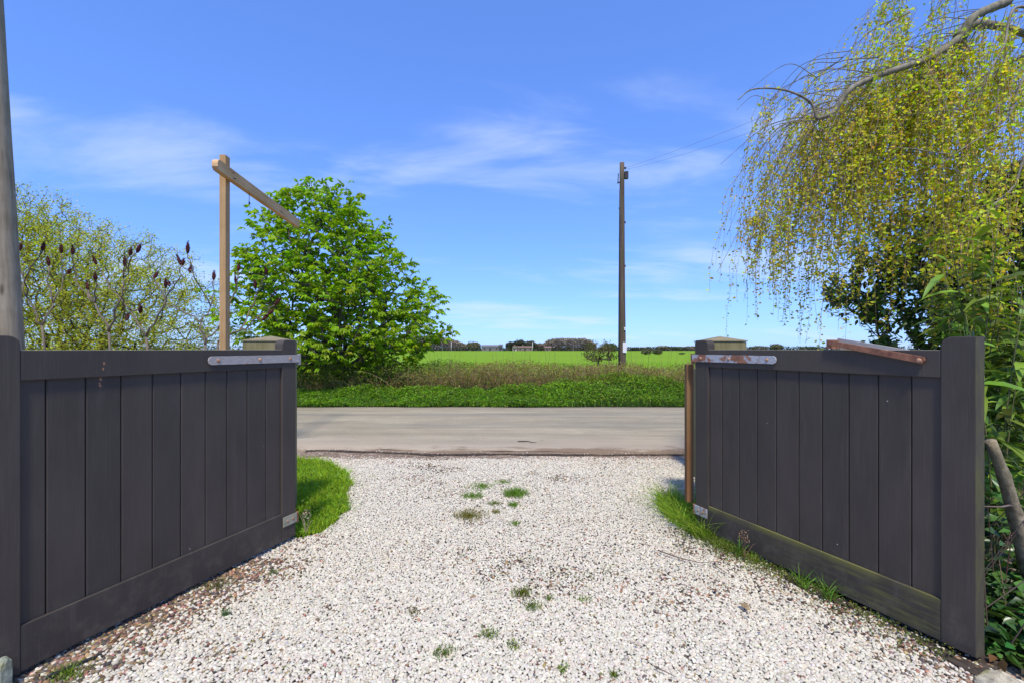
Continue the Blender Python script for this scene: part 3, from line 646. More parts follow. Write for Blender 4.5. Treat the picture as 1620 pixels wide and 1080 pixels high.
# ------------------------------------------------------------------ timber sign post with arm, no board hung
SP = at(355.5, 552, 5.2); SP[2] = 0
sp_ = empty('sign_post', tuple(SP), R(5.1)); tag(sp_, 'pale new timber gallows sign post with empty arm, beyond the left gate', 'sign post')
bm = bmesh.new(); box_bm(bm, -.033, .033, -.048, .048, -.1, 3.44, .004)
bm_obj('upright', bm, M['sign_wood'], sp_)
zc = 3.23; hh = .060; y0, y1 = -.33, 2.02
pts = [(y0 + .03, zc - hh), (y1 - .02, zc - hh), (y1, zc - hh + .03), (y1, zc + hh)] + [(y0 + .055 - .055 * math.sin(a), zc + hh - .055 + .055 * math.cos(a)) for a in np.linspace(0, math.pi / 2, 6)] + [(y0, zc - hh + .035)]
bm = bmesh.new(); prism_bm(bm, pts, 'x', .0335, .095, .003); arm = bm_obj('arm', bm, M['arm_wood'], sp_)
for (a, b) in ((-.02, .02), (.02, -.03), (-.01, -.04)):
    bm = bmesh.new(); bmesh.ops.create_uvsphere(bm, u_segments=8, v_segments=6, radius=.007, matrix=Matrix.Translation((.105, a, zc + b))); bm_obj('screw', bm, M['dark_metal'], arm)
mb = MB(); tubes(mb, np.array([[[.07, .42, zc - hh], [.072, .42, zc - hh - .05], [.07, .42, zc - hh - .1]]]), np.full((1, 3), .0035), 5); tubes(mb, np.array([[[.07, .42, zc - hh - .1], [.075, .42, zc - hh - .12], [.07, .42, zc - hh - .14]]]), np.array([[.006, .011, .006]]), 6); mb.build('hanging_hook', M['dark_metal'], arm)

# ------------------------------------------------------------------ trees
def grow(base, targets, r_tip=.006, gamma=.42, K=5, jitter=.06, back=.35, up=0.0, maxr=.2):
    """join every target to the nearest node nearer the base; returns polylines, radii, node positions and directions"""
    base = np.asarray(base, float); d0 = np.linalg.norm(targets - base, axis=1); T = targets[np.argsort(d0)]; n = len(T)
    P = np.vstack([base, T]); D = np.concatenate([[0], np.sort(d0)]); par = np.zeros(n + 1, int)
    for i in range(1, n + 1):
        c = P[:i]; v = P[i] - c; dist = np.linalg.norm(v, axis=1)
        rad = unit(P[i] - base); al = (v @ rad) / np.maximum(dist, 1e-6)
        cost = dist * (1.6 - al * .75) + D[:i] * .10 - 0
        cost[D[:i] > D[i] * .985] += 9
        par[i] = int(np.argmin(cost))
    cnt = np.ones(n + 1)
    for i in range(n, 0, -1): cnt[par[i]] += cnt[i]
    rad = np.minimum(r_tip * cnt ** gamma, maxr)
    dirs = np.zeros((n + 1, 3)); dirs[0] = (0, 0, 1)
    L_ = np.zeros((n, K, 3)); Rr = np.zeros((n, K)); ts = np.linspace(0, 1, K)
    for i in range(1, n + 1):
        a, b = P[par[i]], P[i]; ln = np.linalg.norm(b - a); c1 = a + dirs[par[i]] * ln * back; c2 = b - unit(b - a + np.array([0, 0, up * ln])) * ln * .3
        for k, t in enumerate(ts): L_[i - 1, k] = (1 - t) ** 3 * a + 3 * (1 - t) ** 2 * t * c1 + 3 * (1 - t) * t * t * c2 + t ** 3 * b
        dirs[i] = unit(b - L_[i - 1, -2]); r0 = min(rad[par[i]], rad[i] * 1.25); Rr[i - 1] = r0 + (rad[i] - r0) * ts
    L_[:, 1:-1] += rng.normal(0, jitter, (n, K - 2, 3)) * np.linalg.norm(L_[:, -1] - L_[:, 0], axis=1)[:, None, None] * .35
    return L_, Rr, P[1:], dirs[1:], cnt[1:]

def tree(name, base, targets, label, cat, mat_b, mat_l, leaf_fn, r_tip=.006, sides=6, group=None, gamma=.42, back=.35, trunk_name='trunk', up=0, maxr=.2, jitter=.06):
    root = empty(name, tuple(base)); tag(root, label, cat, group)
    L_, Rr, P, D, cnt = grow((0, 0, 0), targets - base, r_tip, gamma, back=back, up=up, maxr=maxr, jitter=jitter)
    mb = MB(); big = Rr[:, 0] > r_tip * 2.2
    if big.any(): tubes(mb, L_[big], Rr[big], sides, cap=False)
    mb2 = mb
    if (~big).any(): tubes(mb2, L_[~big], Rr[~big], 3, cap=False)
    mb.build(trunk_name, mat_b, root, True)
    lm = MB(); leaf_fn(lm, P, D, cnt, L_); lm.build('crown', mat_l, root, kind='stuff')
    return root

def envelope_points(n, D, cols, dep, cx, surf=.55, base_y=600):
    """cols: list of (py, left px, right px); points filling a round crown of that outline at depth D"""
    cols = np.array(cols, float); ys = rng.uniform(cols[0, 0], cols[-1, 0], n * 2)
    l = np.interp(ys, cols[:, 0], cols[:, 1]); r = np.interp(ys, cols[:, 0], cols[:, 2])
    wgt = (r - l) / (r - l).max(); k = rng.uniform(0, 1, len(ys)) < wgt ** 1.3; ys, l, r = ys[k][:n], l[k][:n], r[k][:n]; m = len(ys)
    a = rng.uniform(0, 2 * np.pi, m); q = rng.uniform(0, 1, m) ** (1 - surf)
    ux = np.cos(a) * q; uy = np.sin(a) * q
    c = (l + r) / 2; hx = (r - l) / 2 * (1 + .09 * np.sin(ys * .11 + 2 * a) + .06 * np.sin(ys * .27 + 5 * a + 1))
    depth = D + uy * dep * (hx / ((cols[:, 2] - cols[:, 1]).max() / 2))
    X = ((c - CX) / F * D) + ux * hx / F * D; Z = EYE - (ys - HY) / F * D
    return np.stack([X, depth, Z], 1)

def palmate(base_col, nl, size):
    """drooping fans of five to seven leaflets round each shoot"""
    def fn(mb, P, D, cnt, L_):
        for rep in range(nl):
            n = len(P); off_ = rng.normal(0, .11, (n, 3)) * [1, 1, .7]; k = rng.uniform(.2, 1, (n, 1)); c = L_[:, 0] * (1 - k) * .35 + P * (1 - (1 - k) * .35) + off_
            outw = unit(off_ + np.array([0, 0, .15]) + .25 * unit(P * [1, 1, .2]) + rng.normal(0, .25, (n, 3)) * [1, 1, .3])
            s = size * rng.uniform(.65, 1.2, n); col = tint(n, base_col, .17, .07)
            side = unit(np.cross(outw, [0, 0, 1])); up = np.cross(side, outw)
            for j, an in enumerate(np.linspace(-1.25, 1.25, 5)):
                u = outw * math.cos(an) + side * math.sin(an); u = u - np.array([0, 0, .55]) + rng.normal(0, .08, (n, 3))
                leaves(mb, c, u, up + rng.normal(0, .2, (n, 3)), s * (1 - .16 * abs(an)), s * .42, col, .14, .25)
    return fn

def small_leaves(base_col, per, size, spread=.12, ratio=.6, along=True, var=.22, hue=.12):
    def fn(mb, P, D, cnt, L_):
        n = len(P)
        for rep in range(per):
            k = rng.uniform(0, 1, n); i = (k * (L_.shape[1] - 1)).astype(int); f = (k * (L_.shape[1] - 1) - i)[:, None]; ii = np.minimum(i + 1, L_.shape[1] - 1)
            c = L_[np.arange(n), i] * (1 - f) + L_[np.arange(n), ii] * f + rng.normal(0, spread, (n, 3))
            u = unit(D * .4 + rand_dirs(n) + [0, 0, .15]); s = size * rng.uniform(.6, 1.3, n)
            leaves(mb, c, u, rand_dirs(n) + [0, 0, .8], s, s * ratio, tint(n, base_col, var, hue))
    return fn

# horse chestnut across the road
cols = [(288, 478, 528), (300, 455, 562), (325, 430, 592), (350, 412, 606), (385, 400, 630), (425, 382, 668), (460, 372, 692), (500, 374, 702), (528, 388, 716), (545, 396, 690), (572, 420, 672), (584, 440, 650)]
DC = 13.6
tg = envelope_points(1350, DC, cols, 2.9, 550, .5)
tgi = np.concatenate([np.array([[(548 + o_ - CX) / F * DC, DC + d_, z] for z in np.linspace(.8, 4.6, 9)]) for o_, d_ in ((0, 0), (-30, .4), (26, -.3))])
ch = tree('chestnut_tree', np.array([(550 - CX) / F * DC, DC, .3]), np.vstack([tg, tgi]), 'broad bright green chestnut in fresh leaf across the road, behind the sign post', 'tree', M['bark'], M['leaf'], palmate((.27, .42, .014), 4, .19), .007, gamma=.45, maxr=.13)
# second stem at the left of the same clump
s2 = MB(); b_ = np.array([(478 - CX) / F * DC - (550 - CX) / F * DC, .1, 0]); tubes(s2, np.array([[b_, b_ + [.02, 0, .6], b_ + [.12, .0, 1.3], b_ + [.35, .05, 2.2], b_ + [.6, .1, 3.2]]]), np.array([[.09, .08, .07, .05, .02]]), 8); s2.build('side_stem', M['bark'], ch, True)
# ragged shoots reaching out past the outline are already in the targets; low suckers below the crown
sk = MB(); n = 2600; x = rng.uniform(-6.3, -3.4, n); y = rng.uniform(12.6, 14.4, n); z = bank(x, y) + rng.uniform(0, .55, n); leaves(sk, np.stack([x, y, z], 1), rand_dirs(n), rand_dirs(n) + [0, 0, 1], rng.uniform(.05, .11, n), rng.uniform(.03, .06, n), tint(n, (.16, .27, .015), .2)); o = sk.build('undergrowth', M['leaf'], kind='stuff'); tag(o, 'yellow-green undergrowth below the chestnut')

# twiggy hawthorn thicket at the left
DH = 12.8
cols = [(288, -60, 42), (305, -70, 105), (330, -80, 138), (352, -90, 170), (372, -100, 250), (392, -110, 300), (415, -120, 318), (440, -120, 345), (475, -120, 362), (520, -120, 385), (560, -120, 385), (580, -120, 370)]
tg = envelope_points(3200, DH, cols, 2.2, 100, .3)
def haw_leaves(mb, P, D, cnt, L_):
    n0 = len(P); wx = P[:, 0]
    for rep in range(44):
        k = rng.uniform(0, 1, n0) ** .7; i = (k * 3.99).astype(int); f = (k * 4 - i)[:, None]
        c = L_[np.arange(n0), i] * (1 - f) + L_[np.arange(n0), np.minimum(i + 1, 4)] * f + rng.normal(0, .085, (n0, 3))
        keep = rng.uniform(0, 1, n0) < np.clip(.55 + .4 * fnoise(c[:, 0], c[:, 2], 1.6, 91), .12, 1); m = keep.sum(); c = c[keep]
        s = rng.uniform(.03, .072, m); leaves(mb, c, rand_dirs(m) * [1, 1, .5] + [.2, 0, .1], rand_dirs(m) + [0, 0, .6], s, s * .6, tint(m, (.50, .50, .05), .25, .12))
tree('hawthorn_tree', np.array([(70 - CX) / F * DH, DH, .2]), tg, 'large twiggy hawthorn thinly covered in yellow-green leaves at the far left', 'tree', plain('hawthorn_bark', (.10, .085, .045), .85, .3), M['leaf'], haw_leaves, .0044, gamma=.38, back=.5, jitter=.12, maxr=.10)

# small thorn sapling in the verge left of the telegraph pole
DS = 14.6; cols = [(540, 935, 962), (550, 922, 980), (560, 918, 985), (570, 930, 968)]
tg = envelope_points(90, DS, cols, .5, 946, .4)
tree('thorn_sapling', np.array([(947 - CX) / F * DS, DS, .25]), tg, 'small thin-stemmed thorn sapling in the verge just left of the telegraph pole', 'sapling', M['bark'], M['leaf'], small_leaves((.16, .15, .04), 16, .05, .06), .006, gamma=.34)

# ------------------------------------------------------------------ staghorn sumac, bare stems with dark red heads
def sumac(bpx, D, tree_def, label):
    root = empty('sumac_shrub', ((bpx - CX) / F * D, D, 0)); tag(root, label, 'shrub', 'bare sumac shrubs behind the left gate'); b0 = np.array(root.location)
    mb = MB(); heads = []
    def rec(p, r, node, d):
        for ch_ in node:
            (px, py, dd), sub = ch_[0], ch_[1]; q = at(px, py, D + dd) - b0; ln = np.linalg.norm(q - p)
            u = unit(q - p); lat = unit(np.array([u[0], u[1] * .3, 0]) + 1e-6)
            c1 = p + (u * .5 + lat * .10 + d * .15) * ln * .7; r1 = max(r * .74, .006) if sub else .0055
            ts = np.linspace(0, 1, 6)[:, None]; Q = (1 - ts) ** 2 * p + 2 * ts * (1 - ts) * c1 + ts ** 2 * q
            Q[1:-1] += rng.normal(0, .012, (4, 3)); tubes(mb, Q[None], np.linspace(r, r1, 6)[None], 7)
            dn = unit(Q[-1] - Q[-2])
            if sub == 'H': heads.append((q, dn))
            elif sub: rec(q, r1, sub, dn)
    rec(np.zeros(3), .017, tree_def, np.array([0, 0, 1.])); mb.build('stem', M['sumac_bark'], root, True)
    for q, dn in heads:
        hb = MB(); dn = unit(dn * .6 + np.array([rng.normal(0, .15), 0, .9])); K = 7; ts = np.linspace(0, 1, K)[:, None]; Ln = rng.uniform(.09, .145)
        Q = q - dn * .01 + dn * ts * Ln; prof = np.array([.008, .019, .024, .023, .018, .011, .003]) * rng.uniform(.7, .95)
        tubes(hb, Q[None], prof[None] * (1 + rng.normal(0, .08, (1, K))), 9)
        m = 110; k = rng.uniform(0, 1, m); c = q + dn * (k[:, None] * Ln); o_ = unit(np.cross(dn, rand_dirs(m))); rr = np.interp(k, np.linspace(0, 1, K), prof)
        leaves(hb, c + o_ * rr[:, None] * .85, o_ + dn * .6, dn + rand_dirs(m) * .3, np.full(m, .011), np.full(m, .008), np.ones((m, 3)))
        hb.build('seed_head', M['seed'], root)
H = 'H'
sumac(60, 5.9, [((66, 515, 0), [((42, 470, 0), [((31, 396, .1), H), ((40, 440, -.3), [((67, 396, -.3), H)])]), ((84, 480, .1), [((77, 420, .1), H), ((100, 440, .2), [((107, 433, .3), H), ((97, 400, .2), H)])])])], 'leftmost bare sumac shrub, beside the leaning grey pole')
sumac(158, 5.6, [((172, 525, 0), [((150, 480, .1), [((120, 440, .2), [((115, 402, .2), H)]), ((151, 443, 0), H), ((139, 459, .3), H)]), ((192, 470, -.1), [((195, 440, -.1), [((197, 420, -.1), H), ((206, 403, -.2), H), ((217, 399, -.2), H)]), ((200, 506, .4), H)])])], 'bare sumac shrub second from the left, forked stem behind the gate rail')
sumac(224, 5.8, [((231, 533, 0), [((205, 490, .2), [((160, 430, .3), [((152, 418, .3), H)]), ((222, 494, -.2), H)]), ((262, 475, 0), [((245, 445, .1), [((243, 440, .1), H)]), ((280, 445, -.1), [((288, 420, -.1), H), ((268, 452, .2), H)])])])], 'bare sumac shrub third from the left, with wide V-shaped fork')
sumac(326, 5.5, [((325, 545, 0), [((318, 510, 0), [((285, 490, .1), [((262, 480, .2), [((262, 455, .2), H)])]), ((333, 485, .2), [((305, 430, 0), [((300, 431, 0), H), ((297, 400, 0), H), ((286, 419, .1), H)]), ((338, 442, .3), H)])]), ((345, 520, .3), [((368, 470, .4), [((377, 428, .4), H), ((374, 450, .5), H)])])])], 'bare sumac shrub whose stems rise on both sides of the sign post')
sumac(318, 5.7, [((345, 540, 0), [((378, 524, 0), [((402, 505, 0), [((416, 506, 0), H), ((426, 497, 0), H), ((436, 482, 0), H)]), ((395, 490, .3), [((404, 456, .3), H), ((421, 434, .3), H)])])])], 'low bare sumac shrub leaning right towards the gate post cap')

# ------------------------------------------------------------------ weeping birch overhanging at the right
def birch():
    root = empty('birch_tree', (6.4, 4.3, 0)); tag(root, 'weeping birch hanging its catkin-laden twigs over the right gate', 'tree'); b0 = np.array(root.location)
    def bz(p, K=10):   # smooth polyline through points
        p = np.array(p); t = np.linspace(0, len(p) - 1, K * (len(p) - 1) + 1); i = np.clip(t.astype(int), 0, len(p) - 2); f = (t - i)[:, None]
        pm = np.vstack([2 * p[0] - p[1], p, 2 * p[-1] - p[-2]]); a, b, c, d = pm[i], pm[i + 1], pm[i + 2], pm[i + 3]
        return .5 * ((2 * b) + (c - a) * f + (2 * a - 5 * b + 4 * c - d) * f ** 2 + (3 * b - a - 3 * c + d) * f ** 3)
    mb = MB()
    def limb(pts, r0, r1, sides=10):
        Q = bz(pts); tubes(mb, (Q - b0)[None], np.linspace(r0, r1, len(Q))[None] * (1 + .05 * np.sin(np.arange(len(Q)) * 1.7)), sides); return Q
    limb([(6.4, 4.3, -.1), (6.35, 4.25, 1.6), (6.1, 4.2, 3.2), (5.6, 4.1, 4.6), (5.2, 4.0, 5.8)], .17, .07, 14)
    trunk = mb.build('trunk', M['bark_pale'], root, True); mb = MB()
    D0 = 4.0
    main = limb([(6.1, 4.2, 3.3), at(1640, -8, 4.1), at(1590, 5, 4.05), at(1540, 28, 4), at(1518, 60, 4), at(1470, 92, 3.95), at(1425, 108, 3.9), at(1385, 122, 3.9), at(1345, 142, 3.85), at(1318, 178, 3.85), at(1292, 189, 3.85)], .042, .015)
    tipb = limb([at(1292, 189, 3.85), at(1284, 165, 3.84), at(1262, 150, 3.82), at(1230, 141, 3.8), at(1190, 142, 3.8), at(1168, 158, 3.8)], .012, .004, 6)
    branches = [main[20:], tipb]
    m2 = limb([at(1518, 60, 4), at(1535, 40, 4.3), at(1580, 42, 4.6), at(1640, 60, 4.9)], .05, .03); branches.append(m2)
    # upper limbs outside or near the top of the frame
    for (a, b_, c, r) in (((5.9, 4.2, 4.0), at(1600, -60, 4.9), at(1425, -15, 4.7), .035), ((5.4, 4.0, 5.1), at(1500, -160, 4.6), at(1400, -30, 5.0), .035), ((6.0, 4.2, 3.6), at(1640, 90, 4.3), at(1560, 130, 4.6), .03), ((6.1, 4.2, 3.3), at(1660, 160, 4.8), at(1500, 215, 5.2), .03), ((6.2, 4.2, 2.8), at(1650, 250, 4.2), at(1530, 300, 4.6), .02)):
        branches.append(limb([a, b_, c], r, .010, 7))
    low = [limb([(6.2, 4.2, 2.6), at(1660, 120, 3.7), at(1590, 190, 3.5), at(1500, 250, 3.5)], .016, .004, 6), limb([(6.2, 4.2, 2.4), at(1670, 230, 3.3), at(1600, 300, 3.2), at(1540, 350, 3.2)], .014, .004, 6), limb([(6.2, 4.2, 3.0), at(1640, 20, 3.8), at(1585, 80, 3.6), at(1540, 170, 3.6)], .014, .004, 6)]; branches += low * 2
    # loops and secondaries running left and down
    ends = []
    def sec(p, q, r=.0058, K=5):
        m = (p + q) / 2 + np.array([rng.normal(0, .03), rng.normal(0, .03), np.linalg.norm(q - p) * rng.uniform(.12, .3)]); return limb([p, m, q], r, .0016, 5)
    for (a, b_, d) in (((1520, 62), (1560, 118), .1), ((1470, 92), (1490, 150), .1), ((1425, 108), (1385, 205), .1), ((1400, 118), (1300, 235), .2), ((1500, 75), (1430, 160), .2), ((1350, 140), (1235, 290), 0), ((1330, 165), (1205, 330), .25), ((1385, 122), (1265, 330), .1), ((1300, 188), (1165, 300), .3), ((1330, 165), (1135, 430), .25), ((1310, 180), (1140, 260), .5), ((1290, 190), (1190, 420), .2), ((1400, 118), (1200, 170), .8),
                       ((1300, 188), (1150, 372), .15), ((1450, 96), (1320, 330), .3), ((1430, 60), (1300, 190), .3), ((1395, 90), (1225, 210), .5), ((1480, 85), (1450, 230), .2), ((1560, 20), (1480, 300), .5), ((1440, 20), (1330, 95), .6)):
        br1 = sec(at(*a, 3.9 + d * .3), at(*b_, 3.9 + d)); branches.append(br1)
    rngl = np.random.default_rng(5)
    sb = []
    for k in range(130):
        src = branches[rngl.integers(0, len(branches) if k > 25 else 1)]; p = src[rngl.integers(0, len(src))]; ln = rngl.uniform(.35, .95)
        q = p + np.array([-ln * rngl.uniform(.3, 1), rngl.uniform(-.08, 1.1), -ln * rngl.uniform(.05, .8)])
        if (q[0] / q[1]) * F + CX < 1130 + 90 * rngl.uniform(0, 1): continue
        sb.append(sec(p, q, .004)[::3])
    mb.build('limb', M['bark_pale'], root, True)
    # hanging twigs
    starts = np.vstack([b[::2] for b in branches] + sb); 
    wpx = starts[:, 0] / starts[:, 1] * F + CX
    keepw = np.clip((wpx - 1080) / 260, .3, 1) + .5 * (wpx > 1480); prob = keepw / keepw.sum(); NS = 980
    seeds = starts[rngl.choice(len(starts), 270, p=prob)] + rngl.normal(0, .03, (270, 3)); wts = rngl.gamma(1.1, 1, 270); which = rngl.choice(270, NS, p=wts / wts.sum()); S = seeds[which] + rngl.normal(0, .05, (NS, 3)) * [1, 1, .4]; lush = rngl.uniform(.35, 1.5, 270)[which]; clen = rngl.uniform(.55, 1.1, 270)[which]; px = S[:, 0] / S[:, 1] * F + CX
    pyb = np.interp(px, [1100, 1160, 1200, 1260, 1330, 1400, 1450, 1500, 1560, 1640], [420, 500, 510, 520, 540, 500, 540, 570, 580, 590]) - rngl.exponential(70, NS)
    zb = EYE - (pyb - HY) / F * S[:, 1]; Ln = np.clip(S[:, 2] - zb, .15, 2.2) * rngl.uniform(.75, 1.05, NS) * clen
    K = 9; ts = np.linspace(0, 1, K); P = np.zeros((NS, K, 3)); dr = rngl.normal(0, .10, (NS, 2)) + [-.16, 0]
    wob = rngl.normal(0, .02, (NS, K, 2)).cumsum(1)
    for k, t in enumerate(ts):
        P[:, k, 2] = S[:, 2] - Ln * t + .06 * t * (1 - t) * 4; P[:, k, :2] = S[:, :2] + dr * (Ln * (1 - (1 - t) ** 2))[:, None] + wob[:, k]
    tw = MB(); tubes(tw, P - b0, np.linspace(.0022, .0011, K)[None] * np.ones((NS, 1)), 3, C=(.26, .19, .12)); tw.build('hanging_twigs', M['tinted'], root, kind='stuff')
    # leaves along the twigs
    lm = MB(); per = 34; idx_ = np.repeat(np.arange(NS), (per * lush * Ln / 1.0 + 4).astype(int)); m = len(idx_)
    k = rng.uniform(0.05, 1, m) * (K - 1); i = np.minimum(k.astype(int), K - 2); f = (k - i)[:, None]; c = P[idx_, i] * (1 - f) + P[idx_, i + 1] * f
    d = rand_dirs(m) * [1, 1, .5] - [0, 0, .35]; c = c + d * rng.uniform(.003, .022, (m, 1)); s = rng.uniform(.017, .036, m)
    edge = np.clip((c[:, 0] / c[:, 1] * F + CX - 1200) / 250, .0, 1)
    colr = tint(m, (.62, .63, .04), .22, .12); gd = rng.uniform(0, 1, m) < .34; colr[gd] = tint(gd.sum(), (.60, .44, .05), .22, .1); colr = colr * (1 - .1 * (1 - edge))[:, None]; s *= .95 + .15 * edge
    leaves(lm, c - b0, d, rand_dirs(m), s, s * .75, colr, .15, .1); 
    # fresh green leafy sprays nearer the trunk
    q = 5200; idx_ = rng.integers(0, NS, q * 3); pxx = S[idx_, 0] / S[idx_, 1] * F + CX; idx_ = idx_[pxx > 1380][:q]; q = len(idx_)
    k = rng.uniform(0.0, .8, q) * (K - 1); i = np.minimum(k.astype(int), K - 2); c = P[idx_, i] + rng.normal(0, .03, (q, 3)); s = rng.uniform(.022, .038, q)
    leaves(lm, c - b0, rand_dirs(q) - [0, 0, .2], rand_dirs(q) + [0, -.3, .6], s, s * .8, tint(q, (.52, .66, .03), .18, .08), .12, .1)
    lm.build('crown', M['leaf'], root, kind='stuff')
    cm = MB(); idx_ = np.repeat(np.arange(NS), rng.integers(0, 7, NS)); m = len(idx_); k = rng.uniform(.3, 1, m) * (K - 1); i = np.minimum(k.astype(int), K - 2); c = P[idx_, i]
    ln = rng.uniform(.025, .055, m); ts = np.array([0, .15, .6, .92, 1]); Q = c[:, None] + np.stack([rng.normal(0, .004, (m, 5)), rng.normal(0, .004, (m, 5)), -ln[:, None] * ts], -1) + (rand_dirs(m) * [.008, .008, 0])[:, None]
    tubes(cm, Q - b0, np.array([.0012, .0034, .0036, .0025, .0006])[None] * rng.uniform(.8, 1.2, (m, 1)), 5, C=tint(m, (.62, .46, .07), .2, .1), cap=False)
    cm.build('catkins', M['tinted'], root, kind='stuff')
birch()

# ------------------------------------------------------------------ evergreen shrubs at the right
def laurel_leaves(mb, P, D, cnt, L_):
    n = len(P)
    for rep in range(20):
        k = rng.uniform(.3, 1, n)[:, None]; c = L_[:, 0] * (1 - k) + P * k + rng.normal(0, .03, (n, 3)); s = rng.uniform(.05, .09, n)
        long_leaves(mb, c, unit(D * .6 + rand_dirs(n)), rand_dirs(n) * .5 + [0, -.2, 1], s, s * .52, tint(n, (.085, .15, .022), .38, .14), .15)
DL = 4.9
cols = [(270, 1530, 1760), (330, 1400, 1780), (390, 1335, 1790), (440, 1290, 1790), (485, 1285, 1790), (510, 1360, 1790), (528, 1420, 1790), (560, 1425, 1790), (640, 1420, 1790), (760, 1430, 1790)]
tg = envelope_points(1500, DL, cols, .75, 1560, .3)
tree('laurel_shrub', np.array([4.6, 5.2, 0]), tg, 'dark glossy laurel bush rising behind the right gate under the birch', 'shrub', M['bark'], M['leaf_gloss'], laurel_leaves, .0035, gamma=.38, trunk_name='stems')
# a spray of laurel leaves poking over the rail
tg = np.array([at(1390, 548, 4.6), at(1400, 540, 4.6), at(1412, 532, 4.55), at(1385, 540, 4.6), at(1420, 545, 4.6), at(1405, 548, 4.5), at(1375, 552, 4.6)])
tree('laurel_spray', np.array([3.6, 4.8, .0]), tg, 'single laurel shoot peeping over the right gate below the blue sky', 'shrub', M['bark'], M['leaf_gloss'], laurel_leaves, .003, trunk_name='stems')

# long-leaved bamboo-like shrub close at the right edge
def bamboo():
    root = empty('bamboo_clump', (3.2, 3.0, 0)); tag(root, 'leafy bamboo-like clump with long pointed leaves at the right edge', 'bamboo'); b0 = np.array(root.location)
    cm = MB(); lm = MB(); NS = 60; r = np.random.default_rng(3)
    for k in range(NS):
        b = np.array([3.15 + r.normal(0, .38), 2.95 + r.uniform(-.42, 1.1), 0]); b[0] = max(b[0], .95 * b[1] + .12); h = r.uniform(1.2, 2.15)
        lean = r.normal(0, .12, 2) + [-.03, -.04]; t = np.linspace(0, 1, 8)[:, None]; Q = b + np.concatenate([lean[0] * h * t ** 2, lean[1] * h * t ** 2, h * t], 1)
        tubes(cm, (Q - b0)[None], np.linspace(.006, .002, 8)[None], 5, C=(.13, .13, .05))
        m = 26; kk = r.uniform(.25, 1, m); c = np.stack([np.interp(kk, t[:, 0], Q[:, j]) for j in range(3)], 1)
        d = r.normal(size=(m, 3)) * [1, 1, .35] + [-.35, -.25, .25]; s = r.uniform(.12, .26, m)
        long_leaves(lm, c - b0, d, np.tile([0, 0, 1.], (m, 1)) + r.normal(0, .3, (m, 3)), s, s * r.uniform(.15, .22, m), tint(m, (.15, .235, .03), .4, .1), .45)
    cm.build('canes', M['tinted'], root, kind='stuff'); lm.build('leaves', M['leaf_gloss'], root, kind='stuff')
bamboo()
# sawn-off stem leaning beside the gate end
def cut_stem():
    b = np.array([2.62, 2.3, 0]); root = empty('cut_stem', tuple(b)); tag(root, 'bare pale sawn-off stem leaning up beside the end of the right gate', 'tree stump')
    pts = [b, at(1628, 900, 2.28), at(1606, 815, 2.25), at(1588, 752, 2.22), at(1567, 697, 2.2)]; Q = []
    for a, c in zip(pts[:-1], pts[1:]):
        for t in (0, .33, .66): Q.append(np.array(a) * (1 - t) + np.array(c) * t)
    Q.append(pts[-1]); Q = np.array(Q); mb = MB(); tubes(mb, (Q - b)[None], (np.linspace(.040, .021, len(Q)) * (1 + .07 * np.sin(np.arange(len(Q)) * 2.3)))[None], 14); mb.build('bark', M['cut_bark'], root, True)
    mb = MB(); q0 = at(1602, 800, 2.24) - b; tubes(mb, np.array([[q0, q0 + [-.07, -.05, .02], q0 + [-.16, -.1, .03], q0 + [-.3, -.15, .05]], [q0 + [0, 0, -.06], q0 + [.1, -.06, -.08], q0 + [.2, -.1, -.13], q0 + [.32, -.12, -.16]]]), np.array([[.006, .005, .004, .002]] * 2), 5); mb.build('side_twig', M['twig'], root)
cut_stem()
# shade-loving undergrowth behind and beside the right gate
def undergrowth():
    lm = MB(); n = 11000; y = rng.uniform(1.1, 5.2, n); xg = RG0[0] + (3.36 - y) * .414; x = xg + .13 + rng.exponential(.75, n); x = np.where(y > 3.3, np.maximum(x, 2.0), x); keep = x < 5.5; x, y = x[keep], y[keep]; n = len(x)
    h = (.12 + .42 * np.clip(fnoise(x, y, 2.5, 51) + .5, 0, 1)) * np.clip((x - xg[keep]) * 2.2, .12, 1.6); z = h * rng.uniform(0, 1, n) ** .6
    s = rng.uniform(.035, .10, n); z = np.where(y < 2.4, z * .6, z); leaves(lm, np.stack([x, y, z], 1), rand_dirs(n) * [1, 1, .4], rand_dirs(n) * .6 + [0, 0, 1], s, s * .62, tint(n, (.06, .13, .03), .35, .12), .12, .25)
    o = lm.build('undergrowth', M['leaf_gloss'], kind='stuff'); tag(o, 'dark ivy and low leafy plants on the soil beside the right gate')
    n = 900; x = rng.uniform(1.95, 4, n); y = rng.uniform(1.2, 4, n); lm = MB(); s = rng.uniform(.03, .07, n); leaves(lm, np.stack([x, y, np.full(n, .01) + rng.uniform(0, .03, n)], 1), rand_dirs(n) * [1, 1, .15], np.tile([0, 0, 1.], (n, 1)) + rng.normal(0, .3, (n, 3)), s, s * .55, tint(n, (.16, .085, .045), .35, .15)); ok = lm.build('leaf_litter', M['leaf'], kind='stuff'); tag(ok, 'brown fallen leaves on the soil beside the right gate')
    sm = MB(); m = 420; xb = rng.uniform(1.95, 4.2, m); yb = rng.uniform(1.4, 4.5, m); xb = np.maximum(xb, RG0[0] + (3.36 - yb) * .414 + .2); t = np.linspace(0, 1, 5); hgt = rng.uniform(.2, .8, m); ln = rng.normal(0, .25, (m, 2)) * [1, 1]
    ln[:, 0] = np.abs(ln[:, 0]) ; P = np.stack([xb[:, None] + ln[:, :1] * t, yb[:, None] + ln[:, 1:] * t, hgt[:, None] * t], -1); tubes(sm, P, np.linspace(.004, .0015, 5)[None] * np.ones((m, 1)), 3, C=tint(m, (.12, .08, .06), .3)); o = sm.build('bare_stems', M['tinted'], kind='stuff'); tag(o, 'thin brown stems in the undergrowth at the right')
undergrowth()

